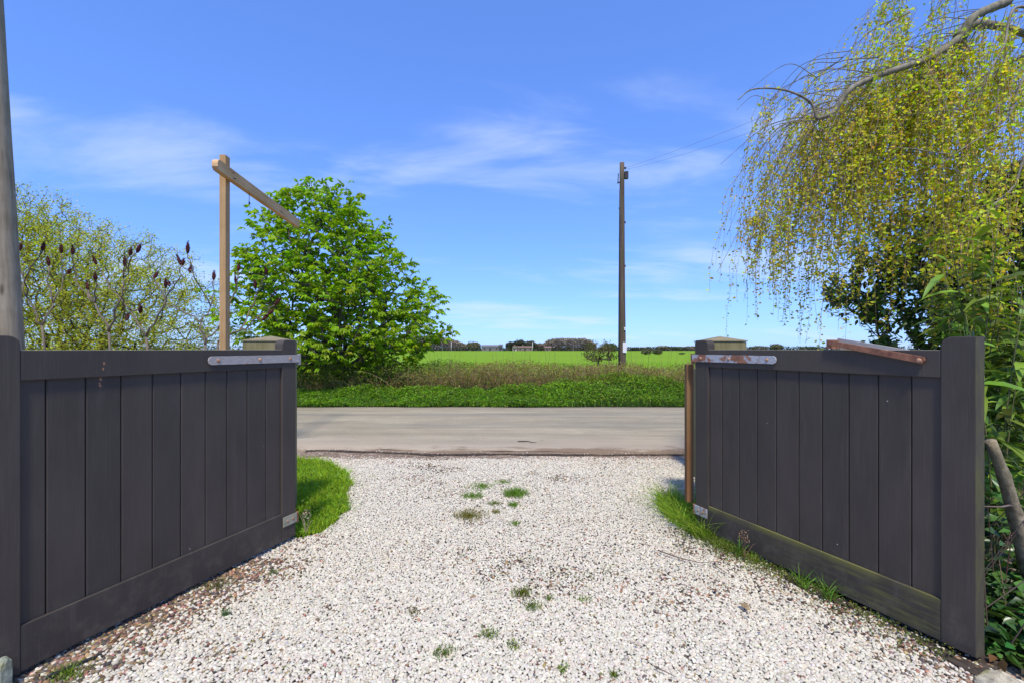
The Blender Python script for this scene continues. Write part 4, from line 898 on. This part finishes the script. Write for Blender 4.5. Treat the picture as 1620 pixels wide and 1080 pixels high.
# ------------------------------------------------------------------ grass, weeds, verge plants
def grass_at(x, y, hmin, hmax, col, mb, wd=(.0025, .005), leanf=.5, z0=0., var=.22, bias=(0, 0)):
    n = len(x); Ht = rng.uniform(hmin, hmax, n); ln = rng.normal(0, leanf, (n, 2)) * Ht[:, None] + np.array(bias) * Ht[:, None]
    blades(mb, np.stack([x, y, np.zeros(n) + z0], 1), Ht, rng.uniform(*wd, n), ln, tint(n, col, var, .1))
def lawn():
    n = 30000; x = rng.uniform(-2.75, -1.2, n); y = rng.uniform(3.2, 5.6, n); k = in_lawn(x, y); x, y = x[k], y[k]; mb = MB()
    grass_at(x, y, .02, .085, (.30, .46, .016), mb, (.003, .006), .6)
    n3 = 1500; xx = rng.uniform(-2, -1.2, n3); yy3 = rng.uniform(3.2, 5.3, n3); kk = (~in_lawn(xx, yy3)) & in_lawn(xx - .02 - rng.uniform(0, .13, n3), yy3); grass_at(xx[kk], yy3[kk], .015, .045, (.16, .26, .02), mb, (.002, .005), .9)
    n2 = 2600; x2 = rng.uniform(-2.6, -1.3, n2); y2 = rng.uniform(3.1, 5.2, n2); k = in_lawn(x2, y2); x2, y2 = x2[k], y2[k]; m = len(x2); s = rng.uniform(.012, .03, m)
    leaves(mb, np.stack([x2, y2, rng.uniform(.02, .07, m)], 1), rand_dirs(m), rand_dirs(m) * .5 + [0, 0, 1], s, s * .8, tint(m, (.16, .28, .02), .2))
    o = mb.build('lawn_grass', M['grass'], kind='stuff'); tag(o, 'rounded patch of bright grass spilling round the left gate post')
    ey = np.linspace(3.26, 5.5, 30); ex = np.interp(ey, [3.2, 3.3, 3.5, 3.8, 4.04, 4.5, 4.98, 5.3, 5.5, 5.6], [-1.50, -1.36, -1.31, -1.33, -1.40, -1.56, -1.78, -2.02, -2.3, -2.9]) - .03; V = np.concatenate([np.stack([ex, ey, ex * 0 + .007], 1), np.stack([ex * 0 - 3.1, ey, ex * 0 + .007], 1)]); i = np.arange(29); MB().add(V, np.stack([i + 30, i, i + 1, i + 31], 1)).build('lawn_soil', M['verge'], kind='structure')
lawn()
def dry_weed(p, lab, stems, h, head, col):
    root = empty('dried_weed', tuple(p)); tag(root, lab, 'weed'); mb = MB()
    for k in range(stems):
        e = np.array([rng.normal(0, .35) * h, rng.normal(0, .3) * h, h * rng.uniform(.6, 1)]); t = np.linspace(0, 1, 5)[:, None]; Q = e * t + np.array([0, 0, .15 * h]) * (4 * t * (1 - t)); tubes(mb, Q[None], np.linspace(.002, .001, 5)[None], 4, C=col)
    mb.build('stems', M['tinted'], root)
    hb = MB(); q = np.array([[0, 0, h * .9]]) * np.ones((60, 1)) + rng.normal(0, head, (60, 3)); leaves(hb, q, rand_dirs(60), rand_dirs(60), np.full(60, .012), np.full(60, .008), tint(60, col, .3)); hb.build('seed_tuft', M['tinted'], root, kind='stuff')
dry_weed(np.array([-1.44, 3.27, 0]), 'straw-coloured dried weed at the hinge foot of the left gate', 6, .17, .014, np.array([.42, .33, .2]))
dry_weed(np.array([1.42, 2.86, 0]), 'withered brown seed head at the foot of the right gate', 4, .17, .016, np.array([.17, .10, .06]))

tuft_i = 0
def tuft(px, py, w_px, h_m, lab, col=(.15, .27, .025), n=140, lean=.6, wd=(.002, .004), bias=(0, 0), cat='grass tuft', name='grass_tuft'):
    D = EYE * F / (py - HY); x0 = (px - CX) / F * D; rad = w_px / F * D / 2; fg = py > 900; n = int(n * (.75 if fg else 1.8)); h_m *= 1.0 if fg else 1.2; rad *= 1.15; col = (col[0] * 1.15, col[1] * .95, col[2]) if fg else col; mb = MB(); a = rng.uniform(0, 6.28, n); r = rad * rng.uniform(0, 1.25, n) * (.88 + .25 * np.sin(a * 3 + px) * np.sin(a * 2 + py))
    grass_at(r * np.cos(a), r * np.sin(a) * .9, h_m * .45, h_m, col, mb, wd, lean, .004, bias=bias)
    m = n // 3; a = rng.uniform(0, 6.28, m); r = rad * np.sqrt(rng.uniform(0, 1, m)); s = rng.uniform(.006, .014, m); leaves(mb, np.stack([r * np.cos(a), r * np.sin(a), rng.uniform(.012, .5 * h_m + .012, m)], 1), rand_dirs(m), rand_dirs(m) + [0, 0, 1], s, s * .7, tint(m, col, .25))
    o = mb.build(name, M['grass']); o.location = (x0, D, 0.006); tag(o, lab, cat, 'weeds coming up through the gravel'); return o
tuft(815, 784, 34, .062, 'largest grass tuft in the middle of the gravel', n=300)
tuft(762, 771, 36, .028, 'thin tuft of grass furthest from the camera in the gravel, left of centre', n=180)
tuft(748, 787, 30, .034, 'flat green tuft just above the reddish weed in the gravel', n=180)
tuft(742, 818, 44, .040, 'low yellow-red weed mat in the middle of the gravel', (.20, .18, .03), n=260, cat='weed', name='low_weed')
tuft(796, 764, 22, .02, 'tiny farthest tuft in the gravel towards the road', n=90)
tuft(812, 801, 18, .028, 'small green tuft just below the largest grass tuft', n=100)
tuft(782, 798, 18, .025, 'faint small tuft left of the largest grass tuft', (.15, .2, .03), n=70)
tuft(785, 812, 12, .03, 'yellowish sprig right of the reddish weed mat', (.22, .2, .03), n=50)
tuft(815, 830, 16, .02, 'sparse sprig nearest below the cluster of tufts', n=50)
tuft(826, 942, 26, .030, 'dense mossy green clump in the middle foreground gravel', (.13, .19, .012), n=260)
tuft(842, 962, 28, .022, 'low leafy weed just below the mossy green clump', (.10, .2, .025), n=160)
tuft(925, 951, 22, .018, 'thin sprig in the foreground gravel right of centre', n=70)
tuft(868, 950, 12, .022, 'small bright sprig right of the mossy clump', (.13, .22, .02), n=60)
tuft(773, 1008, 26, .026, 'bright tuft in the near foreground left of centre', (.13, .24, .02), n=120)
tuft(703, 1037, 30, .024, 'spreading green weed low in the foreground', (.11, .2, .02), n=140)
tuft(812, 1026, 18, .022, 'small tuft near the bottom of the picture in the middle', n=80)
tuft(655, 972, 22, .016, 'brownish sparse weed left of the centre foreground', (.14, .14, .03), n=80)
tuft(890, 1062, 18, .022, 'small sprig close to the bottom edge right of centre', n=60)
tuft(972, 1072, 14, .03, 'tiny leafy sprig at the bottom edge', (.13, .2, .02), n=50)
tuft(110, 1072, 50, .05, 'green weed against the foot of the left gate at the bottom corner', n=200)
tuft(345, 928, 44, .03, 'mossy patch among brown stones by the left gate', (.11, .15, .02), n=160)
tuft(357, 975, 12, .03, 'dark green sprout in the gravel near the left gate', (.05, .14, .03), n=60)
tuft(435, 909, 14, .02, 'pale green sprout in the gravel beside the left gate hinge end', (.1, .2, .05), n=60)
# long grass at the right hinge post and ragged grass along the right gate's foot
def right_grass():
    mb = MB(); n = 1500; a = rng.uniform(0, 6.28, n); r = np.sqrt(rng.uniform(0, 1, n)); x = 1.33 + .15 * r * np.cos(a); y = 3.62 + .46 * r * np.sin(a)
    k = (dist_gate(x, y, RG0, RGD)[0] > -.02) | (y > 3.36); x, y = x[k], y[k]
    grass_at(x, y, .06, .22, (.25, .38, .035), mb, (.004, .0065), .8, bias=(-.3, -.25), var=.4); o = mb.build('long_grass', M['grass'], kind='stuff'); tag(o, 'long arching grass clump at the hinge end of the right gate')
    mb = MB(); n = 2300; s = rng.uniform(.05, 1.0, n) ** 1.15; dd = np.abs(rng.normal(0, .075, n)) * (1.25 - .6 * s) + .01; x = RG0[0] + RGD[0] * s - .92 * dd; y = RG0[1] + RGD[1] * s - .38 * dd
    den = rng.uniform(0, 1, n) < np.clip(.30 + .9 * fnoise(x, y, 7, 81), .03, 1) * (1.1 - .5 * s); x, y = x[den], y[den]; grass_at(x, y, .02, .075, (.15, .22, .02), mb, (.002, .004), .9)
    for (t, h) in ((.42, .16), (.83, .13), (.86, .1), (.98, .16), (.99, .12)):
        m = 14; grass_at(np.full(m, RG0[0] + RGD[0] * t - .06) + rng.normal(0, .012, m), np.full(m, RG0[1] + RGD[1] * t - .03) + rng.normal(0, .012, m), h * .6, h, (.13, .28, .03), mb, (.004, .006), .6)
    n = 1500; s = rng.uniform(.05, 1.5, n); dd = np.abs(rng.normal(0, .09, n)); sz = rng.uniform(.006, .016, n); leaves(mb, np.stack([RG0[0] + RGD[0] * s - .92 * dd, RG0[1] + RGD[1] * s - .38 * dd, rng.uniform(.012, .03, n)], 1), rand_dirs(n), rand_dirs(n) * .6 + [0, 0, 1], sz, sz * .7, tint(n, (.13, .16, .03), .35, .2))
    o = mb.build('edge_grass', M['grass'], kind='stuff'); tag(o, 'ragged grass and moss along the foot of the right gate')
    mb = MB(); V = np.array([(RG0[0] + RGD[0] * s - .92 * q * (.05 + .04 * math.sin(s * 9)), RG0[1] + RGD[1] * s - .38 * q * (.05 + .04 * math.sin(s * 9)), .005) for s in np.linspace(-.3, 1.6, 60) for q in (-2, 1)]); i = np.arange(59) * 2
    mb.add(V, np.stack([i, i + 1, i + 3, i + 2], 1)).build('soil_under_gate', M['soil_dark'], kind='structure')
right_grass()
def scattered_moss():
    mb = MB(); n = 1500; x = rng.uniform(-1.7, 1.7, n); y = rng.uniform(1.7, 3.3, n); f = fnoise(x, y, 2.3, 62) * .5 + fnoise(x, y, 8, 63) * .5; k = (f > .38) & (np.abs(x) < .55 * y * .9); x, y = x[k], y[k]; m = len(x)
    x = np.repeat(x, 5) + rng.normal(0, .012, 5 * m); y = np.repeat(y, 5) + rng.normal(0, .012, 5 * m); m *= 5; s = rng.uniform(.005, .012, m)
    leaves(mb, np.stack([x, y, rng.uniform(.008, .018, m)], 1), rand_dirs(m), rand_dirs(m) * .5 + [0, 0, 1], s, s * .7, tint(m, (.12, .14, .03), .35, .2)); o = mb.build('moss', M['grass'], kind='stuff'); tag(o, 'flecks of moss and weed between the pebbles')
scattered_moss()

# verge: a thick mat of nettle and cow parsley, then brambles and dead grass
def verge():
    mb = MB(); n = 90000; x = rng.uniform(-11, 11, n); f = far_edge(x); y = f + .13 + rng.uniform(0, 1, n) ** .85 * (1.25 + .35 * fnoise(x, x * 0, .8, 55) + 1.2 * np.exp(-((x - 2.6) / 1.4) ** 2)); cen = np.exp(-((x - 2.2) / 1.5) ** 2)
    h = (.11 + .05 * fnoise(x, y, 12, 156) + .09 * fnoise(x, y, 2.4, 56) + .10 * fnoise(x, y, 7, 57) + .08 * cen) * np.clip((y - f) / .22, .25, 1); h = np.maximum(h, .03)
    z = bank(x, y) + h * rng.uniform(.1, 1, n) ** .6; y = y - .05 * np.clip(1 - (y - f) / .4, 0, 1) * rng.uniform(0, 1, n)
    s = rng.uniform(.025, .062, n); u = rand_dirs(n) * [1, 1, .5] + [0, -.2, .1]; col = tint(n, (.19, .35, .014), .28, .1) * (1 + .3 * fnoise(x, y, 1.3, 58) + .25 * fnoise(x, y, 6, 158))[:, None]; yl = rng.uniform(0, 1, n) < .12; col[yl] = tint(yl.sum(), (.26, .33, .03), .25); dk_ = rng.uniform(0, 1, n) < .2; col[dk_] = tint(dk_.sum(), (.06, .14, .02), .25)
    leaves(mb, np.stack([x, y, z], 1), u, rand_dirs(n) * .7 + [0, -.15, 1], s, s * .55, np.clip(col, .004, 1), .15, .3); 
    m = 14000; x = rng.uniform(-11, 11, m); f = far_edge(x); y = f + .05 + rng.uniform(0, 1.2, m); grass_at(x, y, .08, .24, (.08, .19, .014), mb, (.006, .011), .5, bank(x, y)); 
    o = mb.build('verge_plants', M['leaf'], kind='stuff'); tag(o, 'thick green mat of nettles and cow parsley along the far side of the road')
    mb = MB(); n = 5200; x = rng.uniform(-11, 11, n); y = rng.uniform(11.8, 14.6, n); t = np.linspace(0, 1, 6); ln = rng.normal(0, .32, (n, 2)); hh_ = rng.uniform(.18, .55, n) * (1 + .5 * fnoise(x, y, 1.1, 59)); z0 = bank(x, y); k_ = (x > -4.3) | (rng.uniform(0, 1, n) < .3); hh_ = np.where(k_, hh_, .08)
    P = np.stack([x[:, None] + ln[:, :1] * t, y[:, None] + ln[:, 1:] * t, z0[:, None] + hh_[:, None] * np.sin(t * np.pi * rng.uniform(.45, .85, n)[:, None])], -1)
    r = rng.uniform(0, 1, n); c = np.where((r < .45)[:, None], tint(n, (.34, .21, .12), .25), tint(n, (.42, .34, .17), .2)); tubes(mb, P, np.linspace(.006, .0025, 6)[None] * np.ones((n, 1)), 3, C=c)
    n = 5500; x = rng.uniform(-11, 11, n); y = rng.uniform(11.7, 15.3, n); c = tint(n, (.40, .34, .12), .3, .12); gsel = rng.uniform(0, 1, n) < .45; c[gsel] = tint(gsel.sum(), (.17, .22, .04), .25)
    Ht = np.where(x > -4.3, 1, .4) * rng.uniform(.14, .42, n) * (1 + .5 * fnoise(x, y, 1.1, 59)); blades(mb, np.stack([x, y, bank(x, y)], 1), Ht, rng.uniform(.005, .01, n), rng.normal(0, .4, (n, 2)) * Ht[:, None], c)
    n = 74000; x = rng.uniform(-11, 11, n); y = rng.uniform(11.7, 14.9, n); z = bank(x, y) + rng.uniform(.03, .55, n) * (1 + .65 * fnoise(x, y, 1.1, 59)); s = rng.uniform(.022, .055, n)
    f = fnoise(x, z * 3, 2.0, 60); c = tint(n, (.29, .31, .045), .3, .15); rd = rng.uniform(0, 1, n) < np.clip(.22 + .4 * f, .04, .6); c[rd] = tint(rd.sum(), (.33, .19, .10), .3, .12); gg = (f < -.25) & (rng.uniform(0, 1, n) < .7); c[gg] = tint(gg.sum(), (.15, .26, .02), .25)
    leaves(mb, np.stack([x, y, z], 1), rand_dirs(n), rand_dirs(n) * .7 + [0, -.2, .8], s, s * .6, c)
    o = mb.build('bramble_bank', M['leaf'], kind='stuff'); tag(o, 'tangle of brambles and straw-coloured grass on the bank before the field')
    mb = MB(); n = 260; x = rng.uniform(-9, 9, n); y = rng.uniform(12.6, 14.6, n); t = np.linspace(0, 1, 5); h = rng.uniform(.5, 1.1, n); ln = rng.normal(0, .12, (n, 2)); P = np.stack([x[:, None] + ln[:, :1] * t, y[:, None] + ln[:, 1:] * t, bank(x, y)[:, None] + h[:, None] * t], -1); tubes(mb, P, np.linspace(.005, .002, 5)[None] * np.ones((n, 1)), 3, C=tint(n, (.22, .15, .1), .3)); o = mb.build('dead_stalks', M['tinted'], kind='stuff'); tag(o, 'thin dead stalks standing above the brambles')
    mb = MB(); n = 26000; y = 15.2 + rng.uniform(0, 1, n) ** 1.6 * 26; x = rng.uniform(-1.1, .95, n) * y; Ht = rng.uniform(.07, .18, n); blades(mb, np.stack([x, y, np.full(n, .03)], 1), Ht, rng.uniform(.008, .02, n) * (y / 18), rng.normal(0, .35, (n, 2)) * Ht[:, None], tint(n, (.19, .32, .01), .2)); o = mb.build('crop_rows', M['grass'], kind='stuff'); tag(o, 'young green corn growing at the near side of the field')
verge()

# ------------------------------------------------------------------ small things lying about
def rock(name, c, s, label, col, seed, cat='stone'):
    bm = bmesh.new(); bmesh.ops.create_icosphere(bm, subdivisions=3, radius=1)
    r = np.random.default_rng(seed); pl = [(unit(r.normal(size=3)), r.uniform(.6, .85)) for _ in range(9)]
    for v in bm.verts:
        q = np.array(v.co)
        for nrm, d in pl:
            k = q @ nrm
            if k > d: q = q - nrm * (k - d) * .9
        q = q * (1 + .03 * math.sin(q[0] * 9 + seed) * math.cos(q[1] * 11)); v.co = q * np.array(s)
    t = NT(name + '_surface'); v_ = t.noise(t.coord(), 30, 5, .7); v2 = t.noise(t.coord(), 9, 3)
    cc = t.mix(t.rng_(v2, .45, .6, 0, .7), t.ramp(v_, [(.3, tuple(q * .5 for q in col)), (.7, tuple(q * 1.25 for q in col))]), (.2, .19, .05)); t.bsdf(cc, .9, v_, .9, .01, .2)
    o = bm_obj(name, bm, t.m, None, False); o.location = c; o.rotation_euler = (0, 0, seed); tag(o, label, cat); return o
rock('rock', (1.868, 1.80, .014), (.075, .055, .045), 'mossy cream rock at the free end of the right gate', (.5, .44, .32), 3)
rock('stone', (-1.93, 1.775, .045), (.035, .03, .09), 'upright green-stained stone at the bottom left corner before the left gate', (.36, .38, .28), 5)
def lying_twig(pts, r, label):
    Q = np.array([[(px - CX) / F * (EYE * F / (py - HY)), EYE * F / (py - HY), .022] for px, py in pts]); mb = MB(); c = Q[0].copy(); tubes(mb, (Q - c)[None], np.linspace(r, r * .4, len(Q))[None], 6); o = mb.build('fallen_twig', M['twig'], None, True); o.location = c; tag(o, label, 'twig')
lying_twig([(1041, 875), (1062, 883), (1085, 890), (1108, 895), (1138, 893)], .0045, 'long brown twig lying on the gravel before the right gate')
lying_twig([(1085, 856), (1078, 866), (1071, 875)], .003, 'short dark twig near the grass clump on the right')
lying_twig([(1128, 897), (1140, 905), (1150, 912)], .0035, 'short twig continuing from the long twig beside the right gate')
lying_twig([(1035, 1062), (1052, 1070), (1070, 1079)], .003, 'thin dark twig at the bottom right of the gravel')
def dry_leaf(px, py, s, label, col):
    D = EYE * F / (py - HY); mb = MB(); n = 1
    for k, (dx_, rz) in enumerate(((0, .3), (.004, 1.4), (-.006, -1.1))):
        u = np.array([[math.cos(rz), math.sin(rz), .35]]); long_leaves(mb, np.zeros((1, 3)), u, np.array([[0, -.3, 1.]]), [s], [s * .62], np.array([col]), .3, .3)
    o = mb.build('dry_leaf', M['leaf']); o.location = ((px - CX) / F * D, D, .022); tag(o, label, 'leaf')
dry_leaf(1176, 967, .042, 'curled tan dead leaf on the gravel before the right gate', (.45, .32, .2))
dry_leaf(1130, 940, .02, 'small brown dead leaf among the pebbles near the right gate', (.22, .12, .08))
bm = bmesh.new(); prism_bm(bm, [(-.09, -.008), (.085, -.004), (.09, .006), (-.07, .009)], 'z', 0, .009, .001); o = bm_obj('slate_sliver', bm, M['dark_metal']); D_ = EYE * F / (1060 - HY); o.location = ((118 - CX) / F * D_, D_, .016); o.rotation_euler = (0, R(3), R(62)); tag(o, 'dark slate sliver lying among the brown stones by the left gate', 'slate')
n = 260; mb = MB(); x = rng.uniform(-1.6, 1.75, n); y = rng.uniform(1.75, 3.1, n); s = rng.uniform(.008, .02, n); leaves(mb, np.stack([x, y, np.full(n, .021)], 1), rand_dirs(n) * [1, 1, .2], rand_dirs(n) * .4 + [0, 0, 1], s, s * .6, tint(n, (.2, .11, .06), .35, .15)); o = mb.build('leaf_crumbs', M['leaf'], kind='stuff'); tag(o, 'crumbs of dead leaf scattered over the gravel')

# ------------------------------------------------------------------ far side of the field
FD = 345.0; S_ = FD / F
def far_tree(px0, px1, pyt, D, col, label, group='trees along the far side of the field', n=1700, name='far_tree', dens=1.0, base_py=None, cat='tree'):
    s = D / F; cx = ((px0 + px1) / 2 - CX) * s; wd = (px1 - px0) * s / 2; top = EYE - (pyt - HY) * s; root = empty(name, (cx, D, 0)); tag(root, label, cat, group)
    mb = MB(); tubes(mb, np.array([[[0, 0, -.2], [.1, 0, top * .3], [0, .1, top * .6]]]), np.array([[.03, .025, .015]]) * top, 6); mb.build('trunk', M['bark'], root, True)
    m = int(n); th = rng.uniform(0, 2 * np.pi, m); ph = np.arccos(rng.uniform(-1, 1, m)); q = rng.uniform(.45, 1, m) ** .6; lump = 1 + .16 * np.sin(th * 3 + px0) * np.sin(ph * 4 + px0) + .1 * np.sin(th * 7 + 1)
    c0 = top * .58; P = np.stack([wd * q * lump * np.sin(ph) * np.cos(th), wd * .8 * q * lump * np.sin(ph) * np.sin(th), c0 + (top - c0) * q * lump * np.cos(ph) * np.where(np.cos(ph) < 0, 1.2, 1)], 1); P[:, 2] = np.maximum(P[:, 2], .1)
    sz = rng.uniform(.07, .15, m) * top + .15; mb = MB(); leaves(mb, P, rand_dirs(m), rand_dirs(m) + unit(P - [0, 0, c0]), sz, sz * .7, tint(m, col, .25, .1)); mb.build('crown', M['far_leaf'], root, kind='stuff'); return root
BR, GN, OL, DG = (.27, .22, .16), (.13, .155, .06), (.2, .19, .09), (.065, .075, .045)
specs = [(738, 760, 541, OL, 'round olive tree at the far field edge, left of the grey barn'), (800, 816, 541, DG, 'dark evergreen left of the white gabled house across the field'), (812, 832, 538, DG, 'tall dark tree behind the white gabled house across the field'),
         (828, 850, 539.5, (.1, .1, .06), 'dark rounded tree between the house and the brown wood'), (846, 862, 543, BR, 'small brown tree at the left end of the brown wood'), (954, 976, 543, GN, 'round green tree across the field, left of the telegraph pole'),
         (996, 1012, 549, DG, 'low dark tree right of the telegraph pole across the field'), (1012, 1032, 549, BR, 'low brown tree on the skyline right of the telegraph pole'), (1036, 1062, 546.5, BR, 'brown tree standing highest on the skyline right of the telegraph pole'),
         (1060, 1084, 548, GN, 'greenish low tree on the skyline before the right gate post'), (1080, 1106, 547.5, BR, 'brown low tree touching the right gate post on the skyline'), (1185, 1215, 547, BR, 'low brown tree seen over the hinge end of the right gate'), (1218, 1238, 544, OL, 'olive bushy tree seen over the middle of the right gate'), (1262, 1296, 548, GN, 'green bushy tree seen over the right gate left of its rusty bar')]
for (a, b_, t, c, lab) in specs: far_tree(a, b_, t, FD + rng.uniform(-6, 8), c, lab)
def wood(name, cols, D, col, label, n, dep=14):
    s = D / F; cols = np.array(cols, float); px = rng.uniform(cols[0, 0], cols[-1, 0], n); pt = np.interp(px, cols[:, 0], cols[:, 1]) + 1.0 * fnoise(px, px * 0, .9, 5); top = EYE - (pt - 1.2 - HY) * s; q = rng.uniform(0, 1, n) ** .7
    x = (px - CX) * s; z = q * top; y = D + rng.uniform(0, dep, n) * (.3 + .7 * q); sz = rng.uniform(.5, 1.3, n); mb = MB(); leaves(mb, np.stack([x, y, z], 1), rand_dirs(n), rand_dirs(n) + [0, -.5, .8], sz, sz * .7, tint(n, col, .28, .08))
    m = n // 60; px = rng.uniform(cols[0, 0], cols[-1, 0], m); top = EYE - (np.interp(px, cols[:, 0], cols[:, 1]) - HY) * s; x = (px - CX) * s; y = D - rng.uniform(0, 2, m); P = np.stack([np.stack([x, y, x * 0], 1), np.stack([x + .2, y, top * .45], 1), np.stack([x, y, top * .85], 1)], 1); tubes(mb, P, np.array([[.16, .12, .05]]) * np.ones((m, 1)), 4, C=tint(m, (.13, .11, .09), .3))
    o = mb.build(name, M['far_leaf'], kind='stuff'); tag(o, label); return o
wood('wood', [(600, 536), (650, 533), (690, 532.5), (705, 536), (722, 541), (737, 546)], FD, BR, 'brown leafless wood at the left end of the field', 11000)
wood('wood', [(861, 545), (868, 539), (880, 537), (900, 536.5), (925, 537), (936, 539), (944, 545)], FD, BR, 'brown leafless wood across the middle of the field', 6500)
wood('far_hedge', [(560, 550.3), (760, 550.6), (860, 550.8), (1000, 550.2), (1100, 549.6), (1330, 549.5)], 338, (.07, .085, .045), 'dark hedge closing the far side of the field', 7000, 3)
wood('far_hedge', [(-900, 546), (-400, 547), (0, 546), (200, 547), (330, 548), (560, 549)], 338, (.07, .08, .04), 'low hedge far away at the left of the field', 8000, 3)
wood('far_hedge', [(1330, 549), (1700, 548), (2300, 546)], 338, (.07, .08, .04), 'low hedge far away at the right of the field', 5000, 3)
far_tree(1014, 1031, 552.3, 108, (.13, .14, .07), 'left of two low grey-green bushes standing in the field', 'bushes standing in the field', 500, 'field_bush', cat='bush')
far_tree(1032, 1048, 552.6, 108, (.12, .13, .06), 'right of two low grey-green bushes standing in the field', 'bushes standing in the field', 500, 'field_bush', cat='bush')
far_tree(1074, 1084, 557.5, 112, (.12, .14, .06), 'tiny bush standing alone in the field before the right gate', 'bushes standing in the field', 200, 'field_bush', cat='bush')

def building(px0, px1, py_eave, py_ridge, D, wall, roof, label, name='farm_barn', chimney=None, gable=False):
    s = D / F; x0 = (px0 - CX) * s; x1 = (px1 - CX) * s; he = EYE - (py_eave - HY) * s; hr = EYE - (py_ridge - HY) * s; w_ = x1 - x0; dp = min(9, max(6, w_ * .6)); root = empty(name, (x0, D, 0)); tag(root, label, 'building', 'farm buildings across the field')
    bm = bmesh.new(); box_bm(bm, 0, w_, 0, dp, -.2, he); bm_obj('wall', bm, wall, root)
    bm = bmesh.new()
    if gable: prism_bm(bm, [(-.3, he + .01), (w_ + .3, he + .01), (w_ / 2, hr)], 'y', -.3, dp + .3)
    else: prism_bm(bm, [(-.3, he + .01), (dp + .3, he + .01), (dp / 2, hr)], 'x', -.3, w_ + .3)
    rf = bm_obj('roof', bm, roof, root)
    nw = max(2, int(w_ / 3.2))
    for k in range(nw):
        cx = (k + .5) * w_ / nw; bm = bmesh.new(); box_bm(bm, cx - .55, cx + .55, -.04, .03, he * .35, he * .75); bm_obj('window', bm, M['dark_metal'], root)
    bm = bmesh.new(); box_bm(bm, w_ * .5 - .9, w_ * .5 - .0, -.06, .02, 0, he * .7); bm_obj('door', bm, M['dark_metal'], root)
    if chimney:
        bm = bmesh.new(); box_bm(bm, w_ * chimney, w_ * chimney + .8, dp / 2 - .4, dp / 2 + .4, he, hr + 1.1); bm_obj('chimney', bm, wall, rf)
    return root
brick = plain('old_brick', (.20, .15, .12), .9, .25, 2); slate = plain('grey_roof', (.13, .125, .13), .8, .2, 1); tile = plain('red_tile_roof', (.19, .12, .09), .85, .2, 1.5); render = plain('cream_render', (.42, .36, .3), .9, .06)
building(762, 790, 548.6, 545.2, 332, plain('weathered_cladding', (.17, .155, .15), .9), slate, 'long grey-roofed barn at the left across the field')
building(789.5, 795, 546.5, 544.2, 331, slate, slate, 'tall narrow dark block at the right end of the grey barn', 'silo_block')
building(811, 818, 547.8, 544.6, 330, render, tile, 'small cream house with its gable towards the field', 'farmhouse', gable=True)
building(819, 843, 549.4, 547.0, 331, brick, tile, 'low red-roofed farm range right of the cream house', chimney=.3)
building(862, 872, 549.8, 547.4, 331, brick, tile, 'small brown outbuilding at the foot of the brown wood', 'outbuilding')
for (px, top, lab) in ((714, 541, 'pale distant pole in front of the brown wood at the left'), (842.5, 541, 'white distant mast right of the dark rounded trees')):
    s = 325 / F; mb = MB(); hgt = EYE - (top - HY) * s; tubes(mb, np.array([[[0, 0, -.1], [0, 0, hgt * .5], [0, 0, hgt]]]), np.full((1, 3), .14), 6); o = mb.build('distant_pole', M['white_plate']); o.location = ((px - CX) * s, 325, 0); tag(o, lab, 'pole')
